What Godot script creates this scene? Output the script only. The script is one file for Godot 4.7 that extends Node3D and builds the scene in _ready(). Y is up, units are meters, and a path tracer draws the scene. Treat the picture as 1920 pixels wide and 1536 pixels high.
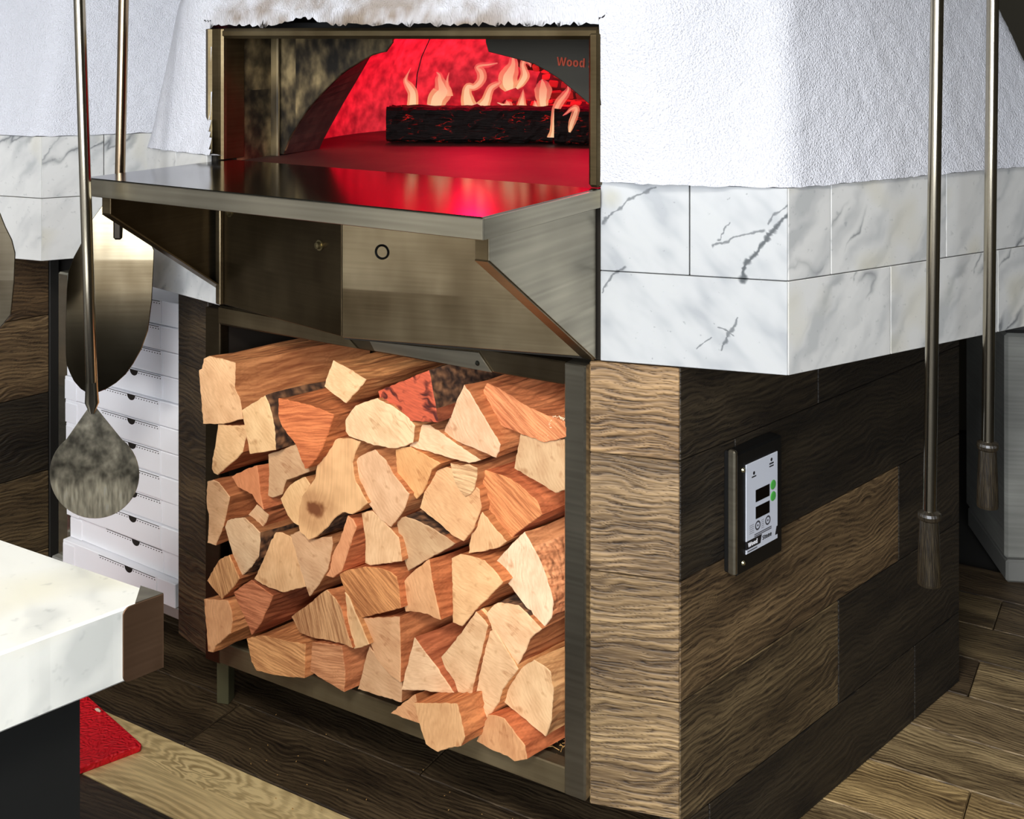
extends Node3D
# A wood-fired pizza oven with a rack of split firewood. Plan coordinates are (X, depth): x to the right, depth away from the viewer, so a plan point (X, D) stands at Vector3(X, y, -D).

class M:
	# collects triangles; UVs in metres times us plus uo
	var v := PackedVector3Array()
	var n := PackedVector3Array()
	var uv := PackedVector2Array()
	var c := PackedColorArray()
	var col := Color.WHITE
	var us := Vector2.ONE
	var uo := Vector2.ZERO
	var swap := false
	var tinted := false
	func puv(p: Vector3, g: Vector3) -> Vector2:
		var a := g.abs()
		var q := Vector2(p.x, p.y)
		if a.x > a.y and a.x > a.z:
			q = Vector2(p.z, p.y)
		elif a.y > a.z:
			q = Vector2(p.x, p.z)
		if swap:
			q = Vector2(q.y, q.x)
		return q * us + uo
	func add(p: Vector3, nn: Vector3, u: Vector2, k: Color) -> void:
		v.append(p); n.append(nn); uv.append(u); c.append(k)
	func tri(a: Vector3, b: Vector3, d: Vector3, out: Vector3) -> void:
		var g := (b - a).cross(d - a)
		if g.length_squared() < 1e-20:
			return
		if g.dot(out) < 0.0:
			var s := b; b = d; d = s
			g = -g
		g = g.normalized()
		for p in [a, d, b]:
			add(p, g, puv(p, g), col)
	func quad(a: Vector3, b: Vector3, d: Vector3, e: Vector3, out: Vector3) -> void:
		tri(a, b, d, out); tri(a, d, e, out)
	func trin(p: Array, nn: Array, u: Array, k: Array) -> void:
		var g: Vector3 = (p[1] - p[0]).cross(p[2] - p[0])
		if g.length_squared() < 1e-22:
			return
		var o: Array = [0, 2, 1] if g.dot(nn[0] + nn[1] + nn[2]) >= 0.0 else [0, 1, 2]
		for i in o:
			add(p[i], nn[i], u[i], k[i])
	func quadn(p: Array, nn: Array, u: Array, k: Array) -> void:
		trin([p[0], p[1], p[2]], [nn[0], nn[1], nn[2]], [u[0], u[1], u[2]], [k[0], k[1], k[2]])
		trin([p[0], p[2], p[3]], [nn[0], nn[2], nn[3]], [u[0], u[2], u[3]], [k[0], k[2], k[3]])
	func box(lo: Vector3, hi: Vector3, b := 0.0015) -> M:
		var mid := (lo + hi) / 2.0
		b = minf(b, 0.45 * minf(hi.x - lo.x, minf(hi.y - lo.y, hi.z - lo.z)))
		var P := {}
		for sx in [-1, 1]:
			for sy in [-1, 1]:
				for sz in [-1, 1]:
					var s := Vector3(sx, sy, sz)
					var k := mid + (hi - lo) / 2.0 * s
					P[[sx, sy, sz, 0]] = k - Vector3(0, b * sy, b * sz)
					P[[sx, sy, sz, 1]] = k - Vector3(b * sx, 0, b * sz)
					P[[sx, sy, sz, 2]] = k - Vector3(b * sx, b * sy, 0)
					tri(P[[sx, sy, sz, 0]], P[[sx, sy, sz, 1]], P[[sx, sy, sz, 2]], s)
		for s in [-1, 1]:
			quad(P[[s, -1, -1, 0]], P[[s, 1, -1, 0]], P[[s, 1, 1, 0]], P[[s, -1, 1, 0]], Vector3(s, 0, 0))
			quad(P[[-1, s, -1, 1]], P[[1, s, -1, 1]], P[[1, s, 1, 1]], P[[-1, s, 1, 1]], Vector3(0, s, 0))
			quad(P[[-1, -1, s, 2]], P[[1, -1, s, 2]], P[[1, 1, s, 2]], P[[-1, 1, s, 2]], Vector3(0, 0, s))
			for r in [-1, 1]:
				quad(P[[s, r, -1, 0]], P[[s, r, 1, 0]], P[[s, r, 1, 1]], P[[s, r, -1, 1]], Vector3(s, r, 0))
				quad(P[[s, -1, r, 0]], P[[s, 1, r, 0]], P[[s, 1, r, 2]], P[[s, -1, r, 2]], Vector3(s, 0, r))
				quad(P[[-1, s, r, 1]], P[[1, s, r, 1]], P[[1, s, r, 2]], P[[-1, s, r, 2]], Vector3(0, s, r))
		return self
	# a polygon drawn in two axes and drawn out along a third: f(point, height) gives the corner
	func prism(poly: PackedVector2Array, h0: float, h1: float, f: Callable, b := 0.0, closed := true) -> M:
		if not Geometry2D.is_polygon_clockwise(poly):
			poly = poly.duplicate(); poly.reverse()
		var m := poly.size()
		var inner := inset(poly, b)
		var up: Vector3 = (f.call(poly[0], 1.0) - f.call(poly[0], 0.0)).normalized()
		var cen := Vector2.ZERO
		for p in poly:
			cen += p / m
		for i in m:
			var j := (i + 1) % m
			var e := poly[j] - poly[i]
			var o2 := Vector2(-e.y, e.x)
			var out: Vector3 = f.call(poly[i] + o2.normalized(), 0.0) - f.call(poly[i], 0.0)
			if Geometry2D.is_point_in_polygon((poly[i] + poly[j]) / 2.0 + o2.normalized() * 1e-4, poly):
				out = -out
			quad(f.call(poly[i], h0 + b), f.call(poly[j], h0 + b), f.call(poly[j], h1 - b), f.call(poly[i], h1 - b), out)
			if b > 0.0:
				quad(f.call(poly[i], h1 - b), f.call(poly[j], h1 - b), f.call(inner[j], h1), f.call(inner[i], h1), out + up)
				quad(f.call(poly[i], h0 + b), f.call(poly[j], h0 + b), f.call(inner[j], h0), f.call(inner[i], h0), out - up)
		if closed:
			var t := Geometry2D.triangulate_polygon(inner)
			for k in range(0, t.size(), 3):
				tri(f.call(inner[t[k]], h1), f.call(inner[t[k + 1]], h1), f.call(inner[t[k + 2]], h1), up)
				tri(f.call(inner[t[k]], h0), f.call(inner[t[k + 1]], h0), f.call(inner[t[k + 2]], h0), -up)
		return self
	static func inset(poly: PackedVector2Array, b: float) -> PackedVector2Array:
		if b == 0.0:
			return poly
		var m := poly.size()
		var r := PackedVector2Array()
		for i in m:
			var e0 := (poly[i] - poly[(i + m - 1) % m]).normalized()
			var e1 := (poly[(i + 1) % m] - poly[i]).normalized()
			var k := Vector2(-e0.y, e0.x) + Vector2(-e1.y, e1.x)
			k = k.normalized() * b / maxf(0.5, k.length() / 2.0)
			r.append(poly[i] + k)
		if absf(M.area(r)) > absf(M.area(poly)):
			for i in m:
				r[i] = poly[i] * 2.0 - r[i]
		return r
	static func area(p: PackedVector2Array) -> float:
		var a := 0.0
		for i in p.size():
			a += p[i].cross(p[(i + 1) % p.size()])
		return a / 2.0
	func tube(pts: Array, rad: Array, seg := 14, squash := 1.0, cols := []) -> M:
		var side := Vector3.ZERO
		var rings := []
		var norms := []
		var lens := [0.0]
		for i in pts.size():
			var d: Vector3 = (pts[mini(i + 1, pts.size() - 1)] - pts[maxi(i - 1, 0)]).normalized()
			if i == 0:
				side = d.cross(Vector3(0, 0, 1) if absf(d.z) < 0.9 else Vector3(1, 0, 0)).normalized()
			else:
				side = (side - d * side.dot(d)).normalized()
				lens.append(lens[-1] + pts[i].distance_to(pts[i - 1]))
			var other := d.cross(side)
			var ring := []
			var nr := []
			for k in seg + 1:
				var a := TAU * k / seg
				nr.append((side * cos(a) * squash + other * sin(a)).normalized())
				ring.append(pts[i] + (side * cos(a) + other * sin(a) * squash) * rad[i])
			rings.append(ring); norms.append(nr)
		for i in pts.size() - 1:
			for k in seg:
				var ka: Color = cols[i] if cols.size() else col
				var kb: Color = cols[i + 1] if cols.size() else col
				var u0 := Vector2(lens[i], 0.1 * k / seg) * us + uo
				var u1 := Vector2(lens[i + 1], 0.1 * (k + 1) / seg) * us + uo
				quadn([rings[i][k], rings[i][k + 1], rings[i + 1][k + 1], rings[i + 1][k]], [norms[i][k], norms[i][k + 1], norms[i + 1][k + 1], norms[i + 1][k]],
					[u0, Vector2(u0.x, u1.y), u1, Vector2(u1.x, u0.y)], [ka, ka, kb, kb])
		for e in [0, pts.size() - 1]:
			var d: Vector3 = pts[0] - pts[1] if e == 0 else pts[e] - pts[e - 1]
			for k in seg:
				tri(pts[e], rings[e][k], rings[e][k + 1], d)
		return self
	# turns a profile of (radius, height) round the y axis of at
	func lathe(profile: Array, at := Vector3.ZERO, seg := 24) -> M:
		for i in profile.size() - 1:
			var p: Vector2 = profile[i]
			var q: Vector2 = profile[i + 1]
			var s := Vector2(q.y - p.y, p.x - q.x).normalized()
			for k in seg:
				var a := TAU * k / seg
				var b := TAU * (k + 1) / seg
				var A := Vector3(cos(a), 0, sin(a))
				var B := Vector3(cos(b), 0, sin(b))
				var na := A * s.x + Vector3.UP * s.y
				var nb := B * s.x + Vector3.UP * s.y
				quadn([at + A * p.x + Vector3.UP * p.y, at + B * p.x + Vector3.UP * p.y, at + B * q.x + Vector3.UP * q.y, at + A * q.x + Vector3.UP * q.y], [na, nb, nb, na],
					[Vector2(a, p.y) * us, Vector2(b, p.y) * us, Vector2(b, q.y) * us, Vector2(a, q.y) * us], [col, col, col, col])
		return self
	func mesh() -> ArrayMesh:
		var a := []
		a.resize(Mesh.ARRAY_MAX)
		a[Mesh.ARRAY_VERTEX] = v
		a[Mesh.ARRAY_NORMAL] = n
		a[Mesh.ARRAY_TEX_UV] = uv
		if tinted:
			a[Mesh.ARRAY_COLOR] = c
		var m := ArrayMesh.new()
		m.add_surface_from_arrays(Mesh.PRIMITIVE_TRIANGLES, a)
		return m

var mats := {}
var used := {}
var rng := RandomNumberGenerator.new()
# how a polygon's two axes and its height become x, y, z
var fxy := func(p: Vector2, h: float) -> Vector3: return Vector3(p.x, p.y, h)
var fzy := func(p: Vector2, h: float) -> Vector3: return Vector3(h, p.y, p.x)
var fplan := func(p: Vector2, h: float) -> Vector3: return Vector3(p.x, h, -p.y)

# frames of the upright planes: origin (X, depth), turned so that local x runs along the plane to the right and local z comes out of it
func fx(X: float, D: float, tilt: float, y := 0.0) -> Transform3D:
	return Transform3D(Basis(Vector3.UP, -deg_to_rad(tilt)), Vector3(X, y, -D))

func numbered(called: String) -> String:
	used[called] = used.get(called, -1) + 1
	return called if used[called] == 0 else "%s_%03d" % [called, used[called]]

func tag(o: Node, label: String, category: String, group := "") -> void:
	o.set_meta("label", label)
	o.set_meta("category", category)
	if group:
		o.set_meta("group", group)

func thing(called: String, label: String, category: String, xf := Transform3D(), group := "") -> Node3D:
	var o := Node3D.new()
	o.name = numbered(called)
	add_child(o)
	o.transform = xf
	tag(o, label, category, group)
	return o

func part(called: String, m, mat: Material, parent: Node3D, xf := Transform3D()) -> MeshInstance3D:
	var o := MeshInstance3D.new()
	o.name = called
	o.mesh = m.mesh() if m is M else m
	o.material_override = mat
	o.cast_shadow = GeometryInstance3D.SHADOW_CASTING_SETTING_ON
	parent.add_child(o, true)
	o.global_transform = xf
	return o

func solo(called: String, m, mat: Material, xf: Transform3D, label: String, category: String, group := "") -> MeshInstance3D:
	var o := part(numbered(called), m, mat, self, xf)
	tag(o, label, category, group)
	return o

func struct(called: String, m, mat: Material, xf := Transform3D()) -> MeshInstance3D:
	var o := part(called, m, mat, self, xf)
	o.set_meta("kind", "structure")
	return o

func mat(color: Color, rough := 0.6, metal := 0.0, o := {}) -> StandardMaterial3D:
	var key := str(color, rough, metal, o)
	if mats.has(key):
		return mats[key]
	var m := StandardMaterial3D.new()
	m.albedo_color = color
	m.roughness = rough
	m.metallic = metal
	if o.has("tex"):
		m.albedo_texture = o.tex
	if o.has("bump"):
		m.heightmap_enabled = true
		m.heightmap_texture = o.bump
		m.heightmap_scale = o.get("deep", 0.2)
	if o.has("rtex"):
		m.roughness_texture = o.rtex
		m.roughness_texture_channel = BaseMaterial3D.TEXTURE_CHANNEL_RED
	if o.has("tri"):
		m.uv1_triplanar = true
		m.uv1_scale = Vector3.ONE * o.tri
	if o.get("vc", false):
		m.vertex_color_use_as_albedo = true
	if o.has("coat"):
		m.clearcoat_enabled = true
		m.clearcoat = o.coat
		m.clearcoat_roughness = 0.12
	if o.has("glow"):
		m.emission_enabled = true
		m.emission = o.glow
		m.emission_energy_multiplier = o.get("power", 1.0)
		if o.has("gtex"):
			m.emission_texture = o.gtex
			m.emission_operator = BaseMaterial3D.EMISSION_OP_MULTIPLY
	if o.has("spec"):
		m.metallic_specular = o.spec
	mats[key] = m
	return m

func noise(kind: int, freq: float, sd: int, oct := 4) -> FastNoiseLite:
	var f := FastNoiseLite.new()
	f.noise_type = kind as FastNoiseLite.NoiseType
	f.frequency = freq
	f.seed = sd
	f.fractal_octaves = oct
	return f

# a picture from a function of (u, v) in 0..1 that returns a colour
func paint(w: int, h: int, f: Callable) -> ImageTexture:
	var d := PackedByteArray()
	d.resize(w * h * 3)
	var i := 0
	for y in h:
		for x in w:
			var k: Color = f.call(float(x) / w, float(y) / h)
			d[i] = int(clampf(k.r, 0.0, 1.0) * 255.0)
			d[i + 1] = int(clampf(k.g, 0.0, 1.0) * 255.0)
			d[i + 2] = int(clampf(k.b, 0.0, 1.0) * 255.0)
			i += 3
	return ImageTexture.create_from_image(Image.create_from_data(w, h, false, Image.FORMAT_RGB8, d))

func path2(s: String, k := 0.001) -> PackedVector2Array:
	var r := PackedVector2Array()
	for q in s.split(" ", false):
		var t := q.split(",")
		r.append(Vector2(float(t[0]), float(t[1])) * k)
	return r

var T := {}
var RACK := fx(0.1256, 1.914, 30.43)
var PILLAR := fx(0.274, 1.871, 16.07)
var RSIDE := fx(0.274, 1.871, -43.8)
var LSIDE := fx(-0.6242, 2.3545, 45.5)
var MFRONT := fx(0.439, 1.823, 16.07)
var MRIGHT := fx(0.439, 1.823, -30.85)
var MLEFT := fx(-0.30, 2.038, 42.0)
var MOUTH := fx(0.1463, 1.908, 30.43)
var SHELF := fx(-0.0409, 1.5984, 31.7)

func _ready() -> void:
	# camera: level, with a shifted lens
	var cam := Camera3D.new()
	cam.name = "camera"
	cam.projection = Camera3D.PROJECTION_FRUSTUM
	cam.near = 0.1
	cam.far = 60.0
	cam.size = 0.1 * 1536.0 / 2150.0
	cam.frustum_offset = Vector2(0.0, -0.1 * 703.0 / 2150.0)
	cam.position = Vector3(0, 1.45, 0)
	add_child(cam)
	var env := Environment.new()
	env.background_mode = Environment.BG_COLOR
	env.background_color = Color(0.02, 0.02, 0.022)
	env.tonemap_mode = Environment.TONE_MAPPER_LINEAR
	env.tonemap_exposure = 1.0
	env.sdfgi_enabled = true
	env.ssao_enabled = true
	env.ssil_enabled = true
	var we := WorldEnvironment.new()
	we.name = "environment"
	we.environment = env
	add_child(we)
	rng.seed = 7
	textures()
	materials()
	room()
	oven()
	left_oven()
	rack()
	firewood()
	fire()
	shelf()
	panel()
	boxes()
	peels()
	worktop()
	small_things()

func lamp(at: Transform3D, size: Vector2, energy: float, color: Color) -> void:
	var l := AreaLight3D.new()
	l.name = "area_light"
	l.area_size = size
	l.light_energy = energy
	l.light_color = color
	l.shadow_enabled = true
	l.set("area_range", 20.0)
	l.transform = at
	add_child(l, true)

func room() -> void:
	var w := mat(Color(0.62, 0.62, 0.62), 0.9)
	var dark := mat(Color(0.24, 0.22, 0.17), 0.8)
	struct("wall_back", M.new().box(Vector3(-4.2, 0, -4.4), Vector3(4.2, 2.9, -4.2)), dark)
	struct("wall_left", M.new().box(Vector3(-4.2, 0, -4.2), Vector3(-4.0, 2.9, 3.2)), w)
	struct("wall_right", M.new().box(Vector3(4.0, 0, -4.2), Vector3(4.2, 2.9, 3.2)), dark)
	struct("ceiling", M.new().box(Vector3(-4.2, 2.9, -4.4), Vector3(4.2, 3.0, 3.4)), w)
	# the front wall, behind the viewer; its long window is added as front light
	var f := M.new()
	f.box(Vector3(-4.2, 0, 3.2), Vector3(4.2, 0.9, 3.4)); f.box(Vector3(-4.2, 2.6, 3.2), Vector3(4.2, 2.9, 3.4))
	f.box(Vector3(-4.2, 0.9, 3.2), Vector3(-3.4, 2.6, 3.4)); f.box(Vector3(0.8, 0.9, 3.2), Vector3(4.2, 2.6, 3.4))
	struct("wall_front", f, w)
	struct("added_window_1", M.new().box(Vector3(-3.4, 0.9, 3.3), Vector3(0.8, 2.6, 3.32)), mat(Color(0.9, 0.93, 1.0), 0.5, 0.0, {"glow": Color(0.9, 0.94, 1.0), "power": 0.6}))
	lamp(Transform3D(Basis(Vector3.UP, 0.0), Vector3(-1.3, 1.75, 3.18)), Vector2(4.2, 1.7), 24.0, Color(0.95, 0.97, 1.0))
	# ceiling panels out of view, added to light the logs, floor and boxes
	for q in [[Vector3(-0.6, 2.9, 0.6), 10.5, "unseen square panel light added to the ceiling nearer the ovens"], [Vector3(-2.5, 2.9, 2.1), 16.0, "unseen square panel light added to the ceiling nearer the window"]]:
		var p: Vector3 = q[0]
		var t := thing("added_ceiling_light", q[2], "light", Transform3D(Basis(), p))
		part("frame", M.new().box(Vector3(-0.52, -0.02, -0.52), Vector3(0.52, 0.0, 0.52)), mat(Color(0.8, 0.8, 0.8), 0.5), t, t.transform)
		part("light_diffuser", M.new().box(Vector3(-0.49, -0.024, -0.49), Vector3(0.49, -0.021, 0.49)), mat(Color(1, 1, 1), 0.5, 0.0, {"glow": Color(1, 0.98, 0.95), "power": 1.0}), t, t.transform)
		lamp(Transform3D(Basis(Vector3.RIGHT, -PI / 2.0), p - Vector3(0, 0.03, 0)), Vector2(0.98, 0.98), q[1], Color(1.0, 0.98, 0.95))
	# the floor: a slab and the plank tiles laid on it, in rows along the rack
	var fl := struct("floor", M.new().box(Vector3(-4.2, -0.1, -4.4), Vector3(4.2, -0.012, 3.4)), mat(Color(0.10, 0.09, 0.07), 0.9))
	var W := 0.1655
	var tones := [Color(0.46, 0.41, 0.33), Color(0.40, 0.35, 0.28), Color(0.52, 0.47, 0.37), Color(0.34, 0.30, 0.24), Color(0.44, 0.39, 0.30)]
	for k in range(-9, 5):
		var z1 := 0.0346 + W * k
		var start: float = {0: -0.9035, -6: 0.45, 1: -1.35}.get(k, -0.9035 + fmod(absf(k) * 0.47, 1.2)) - 2.4
		for i in 4:
			var x0 := start + 1.2 * i
			var m := M.new()
			m.us = Vector2(0.8, 3.6)
			m.uo = Vector2(rng.randf(), -(z1 - W) * 3.6 + 0.02 + rng.randf() * 0.36)
			m.box(Vector3(x0 + 0.001, -0.012, z1 - W + 0.001), Vector3(x0 + 1.199, 0.0, z1 - 0.001), 0.002)
			var tone: Color = tones[rng.randi() % 5]
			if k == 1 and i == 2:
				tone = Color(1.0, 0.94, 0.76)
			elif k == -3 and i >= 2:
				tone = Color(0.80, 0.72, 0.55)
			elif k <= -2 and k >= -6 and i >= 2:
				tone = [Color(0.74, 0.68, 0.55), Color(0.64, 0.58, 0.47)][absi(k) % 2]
			var tx: Texture2D = T.wood
			if k == 1 and i == 2:
				tx = T.figure
				m = M.new()
				m.us = Vector2(1.0, 6.0)
				m.uo = Vector2(0.46 + 0.80, 0.78 - 6.0 * 0.075)
				m.box(Vector3(x0 + 0.001, -0.012, z1 - W + 0.001), Vector3(x0 + 1.199, 0.0, z1 - 0.001), 0.002)
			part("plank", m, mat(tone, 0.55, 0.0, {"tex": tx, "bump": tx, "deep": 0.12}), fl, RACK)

# ---------------------------------------------------------------- textures and materials
func textures() -> void:
	var a := noise(FastNoiseLite.TYPE_SIMPLEX_SMOOTH, 1.0, 3, 3)
	var b := noise(FastNoiseLite.TYPE_SIMPLEX_SMOOTH, 1.0, 11, 3)
	T.wood = paint(1024, 256, func(u: float, v: float) -> Color:
		var e := absf(u * 2.0 - 1.0)   # mirrored so that it repeats along the grain
		var warp := a.get_noise_2d(e * 1.5, v * 1.1) * 3.2 + b.get_noise_2d(e * 5.0, v * 3.5) * 0.7
		var ring := sin((v * 26.0 + warp) * TAU) * (0.5 + 0.9 * clampf(a.get_noise_2d(e * 2.0 + 5.0, v * 2.5) + 0.4, 0.0, 1.0))
		var fib := b.get_noise_2d(e * 7.0, v * 100.0 + warp)
		var wide := a.get_noise_2d(e * 1.3 + 9.0, v * 3.0)
		var crack := pow(clampf(1.0 - absf(b.get_noise_2d(e * 3.0 + 4.0, (v + warp * 0.02) * 30.0)) * 6.0, 0.0, 1.0), 2.0)
		var t := clampf(0.66 + 0.15 * ring + 0.24 * fib + 0.40 * wide - 0.40 * crack, 0.03, 1.0)
		return Color(0.24, 0.19, 0.14).lerp(Color(1.0, 0.95, 0.86), t))
	T.figure = paint(1024, 256, func(u: float, v: float) -> Color:
		var w := a.get_noise_2d(u * 5.0, v * 3.0) * 0.10 + b.get_noise_2d(u * 16.0, v * 8.0) * 0.03
		var r := Vector2((u - 0.46) * 2.3, v - 0.78 + w).length() + w
		var ring := sin(r * 13.0 * TAU + 2.0 * a.get_noise_2d(u * 9.0, v * 9.0)) * exp(-r * 2.2)
		var fib := b.get_noise_2d(u * 9.0, v * 90.0)
		var wide := a.get_noise_2d(u * 3.0, v * 4.0)
		return Color(0.38, 0.29, 0.18).lerp(Color(1.0, 0.95, 0.86), clampf(0.86 + 0.30 * ring + 0.16 * fib + 0.22 * wide, 0.0, 1.0)))
	T.cut = paint(384, 384, func(u: float, v: float) -> Color:
		var w := a.get_noise_2d(u * 1.6, v * 1.6)
		var saw := sin((v * 26.0 + w * 4.0) * TAU) * clampf(0.2 + 1.6 * a.get_noise_2d(u * 2.0 + 20.0, v * 2.0), 0.0, 1.0)
		var line := pow(clampf(1.0 - absf(b.get_noise_2d(u * 1.6, v * 20.0 + w * 2.0)) * 9.0, 0.0, 1.0), 2.0) * clampf(0.3 + 1.6 * a.get_noise_2d(u * 3.0 + 30.0, v * 3.0), 0.0, 1.0)
		var blot := a.get_noise_2d(u * 4.0 + 3.0, v * 4.0)
		var fine := b.get_noise_2d(u * 14.0, v * 70.0)
		var dark := pow(clampf(a.get_noise_2d(u * 7.0 + 40.0, v * 7.0) * 1.6 - 0.62, 0.0, 1.0), 1.2)
		var t := clampf(0.92 + 0.07 * saw + 0.16 * blot - 0.26 * line + 0.07 * fine - 0.5 * dark, 0.1, 1.0)
		return Color(0.56, 0.36, 0.22).lerp(Color(1.0, 1.0, 1.0), t))
	T.split = paint(512, 256, func(u: float, v: float) -> Color:
		var w := a.get_noise_2d(u * 2.0, v * 2.0) * 0.025
		var f1 := b.get_noise_2d(u * 2.2, (v + w) * 50.0)
		var f2 := a.get_noise_2d(u * 5.0, (v + w) * 150.0)
		var wide := a.get_noise_2d(u * 1.5 + 7.0, v * 11.0)
		var t := clampf(0.76 + 0.36 * f1 + 0.22 * f2 + 0.3 * wide, 0.0, 1.0)
		return Color(0.46, 0.29, 0.18).lerp(Color(1.0, 0.98, 0.94), t))
	T.stained = paint(256, 256, func(u: float, v: float) -> Color:
		var w := a.get_noise_2d(u * 3.0, v * 3.0)
		var s := clampf(a.get_noise_2d(u * 4.0, v * 13.0 + w * 2.0) * 2.2 - 0.25, 0.0, 1.0)
		var f := b.get_noise_2d(u * 8.0, v * 60.0)
		return Color(1.0, 0.92, 0.88).lerp(Color(0.36, 0.26, 0.25), clampf(s + 0.18 * f + 0.1, 0.0, 1.0)))
	T.knot = paint(384, 384, func(u: float, v: float) -> Color:
		var q := Vector2(u - 0.641, (v - 0.353) * 0.8)
		var r := q.length() + a.get_noise_2d(u * 9.0, v * 9.0) * 0.022
		var bend := 0.10 * exp(-r * 9.0)
		var grain := b.get_noise_2d(u * 2.0, (v + bend * signf(v - 0.353)) * 60.0)
		var blot := a.get_noise_2d(u * 4.0, v * 4.0)
		var t := clampf(0.94 + 0.10 * grain + 0.16 * blot - 0.85 * (1.0 - smoothstep(0.02, 0.075, r)) - 0.22 * (1.0 - smoothstep(0.05, 0.2, r)), 0.1, 1.0)
		return Color(0.46, 0.31, 0.20).lerp(Color(1, 1, 1), t))
	T.bark = paint(256, 256, func(u: float, v: float) -> Color:
		var r := absf(b.get_noise_2d(u * 6.0, v * 14.0))
		var s := a.get_noise_2d(u * 30.0, v * 30.0)
		return Color(0.16, 0.11, 0.08).lerp(Color(0.62, 0.50, 0.40), clampf(r * 1.6 + 0.2 + 0.35 * s, 0.0, 1.0)))
	T.marble = paint(768, 768, func(u: float, v: float) -> Color:
		var p := Vector2(u * 2.0, v * 2.0)
		var d := p.x * 0.64 + p.y * 0.77
		var e := -p.x * 0.77 + p.y * 0.64 + a.get_noise_2d(p.x * 2.2, p.y * 2.2) * 0.05 + b.get_noise_2d(p.x * 7.0, p.y * 7.0) * 0.025
		var vein := pow(clampf(1.0 - absf(a.get_noise_2d(d * 0.35, e * 2.0 + 5.0)) * 10.0, 0.0, 1.0), 2.5) * clampf(2.2 * b.get_noise_2d(p.x * 1.2 + 8.0, p.y * 1.2) - 0.25, 0.0, 1.0)
		var cloud := clampf(0.42 + a.get_noise_2d(d * 1.5 + 3.0, e * 4.5), 0.0, 1.0)
		var speck := clampf(b.get_noise_2d(p.x * 16.0, p.y * 16.0) * 2.2 - 1.05, 0.0, 0.5)
		var k := Color(0.955, 0.955, 0.95).lerp(Color(0.76, 0.77, 0.78), cloud * cloud * 0.7)
		k = k.lerp(Color(0.90, 0.87, 0.76), clampf(b.get_noise_2d(p.x * 1.1 + 4.0, p.y * 1.1) * 1.3 - 0.25, 0.0, 0.45))
		return k.lerp(Color(0.34, 0.36, 0.38), clampf(vein * 0.7 + speck * 0.3, 0.0, 0.8)))
	# one slab's veins run on over the three front tiles
	var lines := []
	for s in ["303,20 184,86 99,157 8,230 w12", "1000,143 921,228 850,334 779,414 762,510 w22", "1000,80 935,143 905,190 w9", "609,334 722,271 880,237 w10", "14,614 71,528 142,471 w12", "750,700 708,786 650,890 w12", "640,760 720,800 w8", "700,200 640,300 w6", "520,900 600,820 w6"]:
		lines.append([path2(s.substr(0, s.find(" w"))), float(s.substr(s.find(" w") + 2)) * 0.001])
	T.vein = paint(512, 512, func(u: float, v: float) -> Color:
		var p := Vector2(u, v)
		var q := p + Vector2(a.get_noise_2d(u * 6.0, v * 6.0), b.get_noise_2d(u * 6.0, v * 6.0)) * 0.018 + Vector2(a.get_noise_2d(u * 30.0, v * 30.0), b.get_noise_2d(u * 30.0, v * 30.0)) * 0.004
		var cloud := clampf(0.40 + a.get_noise_2d((u + v) * 1.5 + 3.0, (v - u) * 3.5), 0.0, 1.0)
		var k := Color(0.965, 0.965, 0.955).lerp(Color(0.80, 0.81, 0.82), cloud * cloud * 0.7)
		k = k.lerp(Color(0.90, 0.86, 0.72), clampf(0.5 - 7.0 * p.distance_to(Vector2(0.06, 0.09)), 0.0, 0.4))
		var dark := clampf(b.get_noise_2d(u * 18.0, v * 18.0) * 2.0 - 1.25, 0.0, 0.4)
		for l in lines:
			for i in l[0].size() - 1:
				var c := Geometry2D.get_closest_point_to_segment(q, l[0][i], l[0][i + 1])
				var w: float = l[1] * (0.45 + 0.75 * absf(b.get_noise_2d(c.x * 12.0, c.y * 12.0)) * 2.0)
				dark = maxf(dark, (1.0 - smoothstep(0.15 * w, w, q.distance_to(c))) * (0.9 if l[1] > 0.02 else 0.62))
		return k.lerp(Color(0.30, 0.32, 0.33), dark * 0.85))
	T.plaster = paint(512, 512, func(u: float, v: float) -> Color:
		var r := 0.5 + 0.22 * a.get_noise_2d(u * 60.0, v * 66.0) + 0.30 * b.get_noise_2d(u * 130.0, v * 130.0) + 0.22 * b.get_noise_2d(u * 10.0, v * 11.0)
		return Color(r, r, r))
	T.steel = paint(512, 256, func(u: float, v: float) -> Color:
		var r := 0.86 + 0.10 * b.get_noise_2d(u * 2.0, v * 160.0) + 0.16 * a.get_noise_2d(u * 3.0, v * 3.0)
		return Color(r, r * 0.985, r * 0.95))
	T.smudge = paint(384, 384, func(u: float, v: float) -> Color:
		var r := 0.62 + 0.45 * a.get_noise_2d(u * 2.2, v * 2.6) + 0.14 * b.get_noise_2d(u * 12.0, v * 5.0) + 0.08 * b.get_noise_2d(u * 4.0, v * 200.0)
		return Color(0.36, 0.30, 0.22).lerp(Color(1.0, 0.97, 0.92), clampf(r, 0.0, 1.0)))
	T.soot = paint(384, 384, func(u: float, v: float) -> Color:
		var r := 0.40 + 0.75 * a.get_noise_2d(u * 4.0, v * 3.0) + 0.30 * b.get_noise_2d(u * 16.0, v * 10.0)
		return Color(0.10, 0.08, 0.055).lerp(Color(0.72, 0.63, 0.46), clampf(r, 0.0, 1.0)))
	T.ember = paint(256, 256, func(u: float, v: float) -> Color:
		var r := pow(clampf(1.0 - absf(b.get_noise_2d(u * 5.0, v * 9.0)) * 8.0, 0.0, 1.0), 3.0) * clampf(0.1 + 2.0 * a.get_noise_2d(u * 4.0, v * 4.0), 0.0, 1.0)
		return Color(r, r, r))
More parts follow.
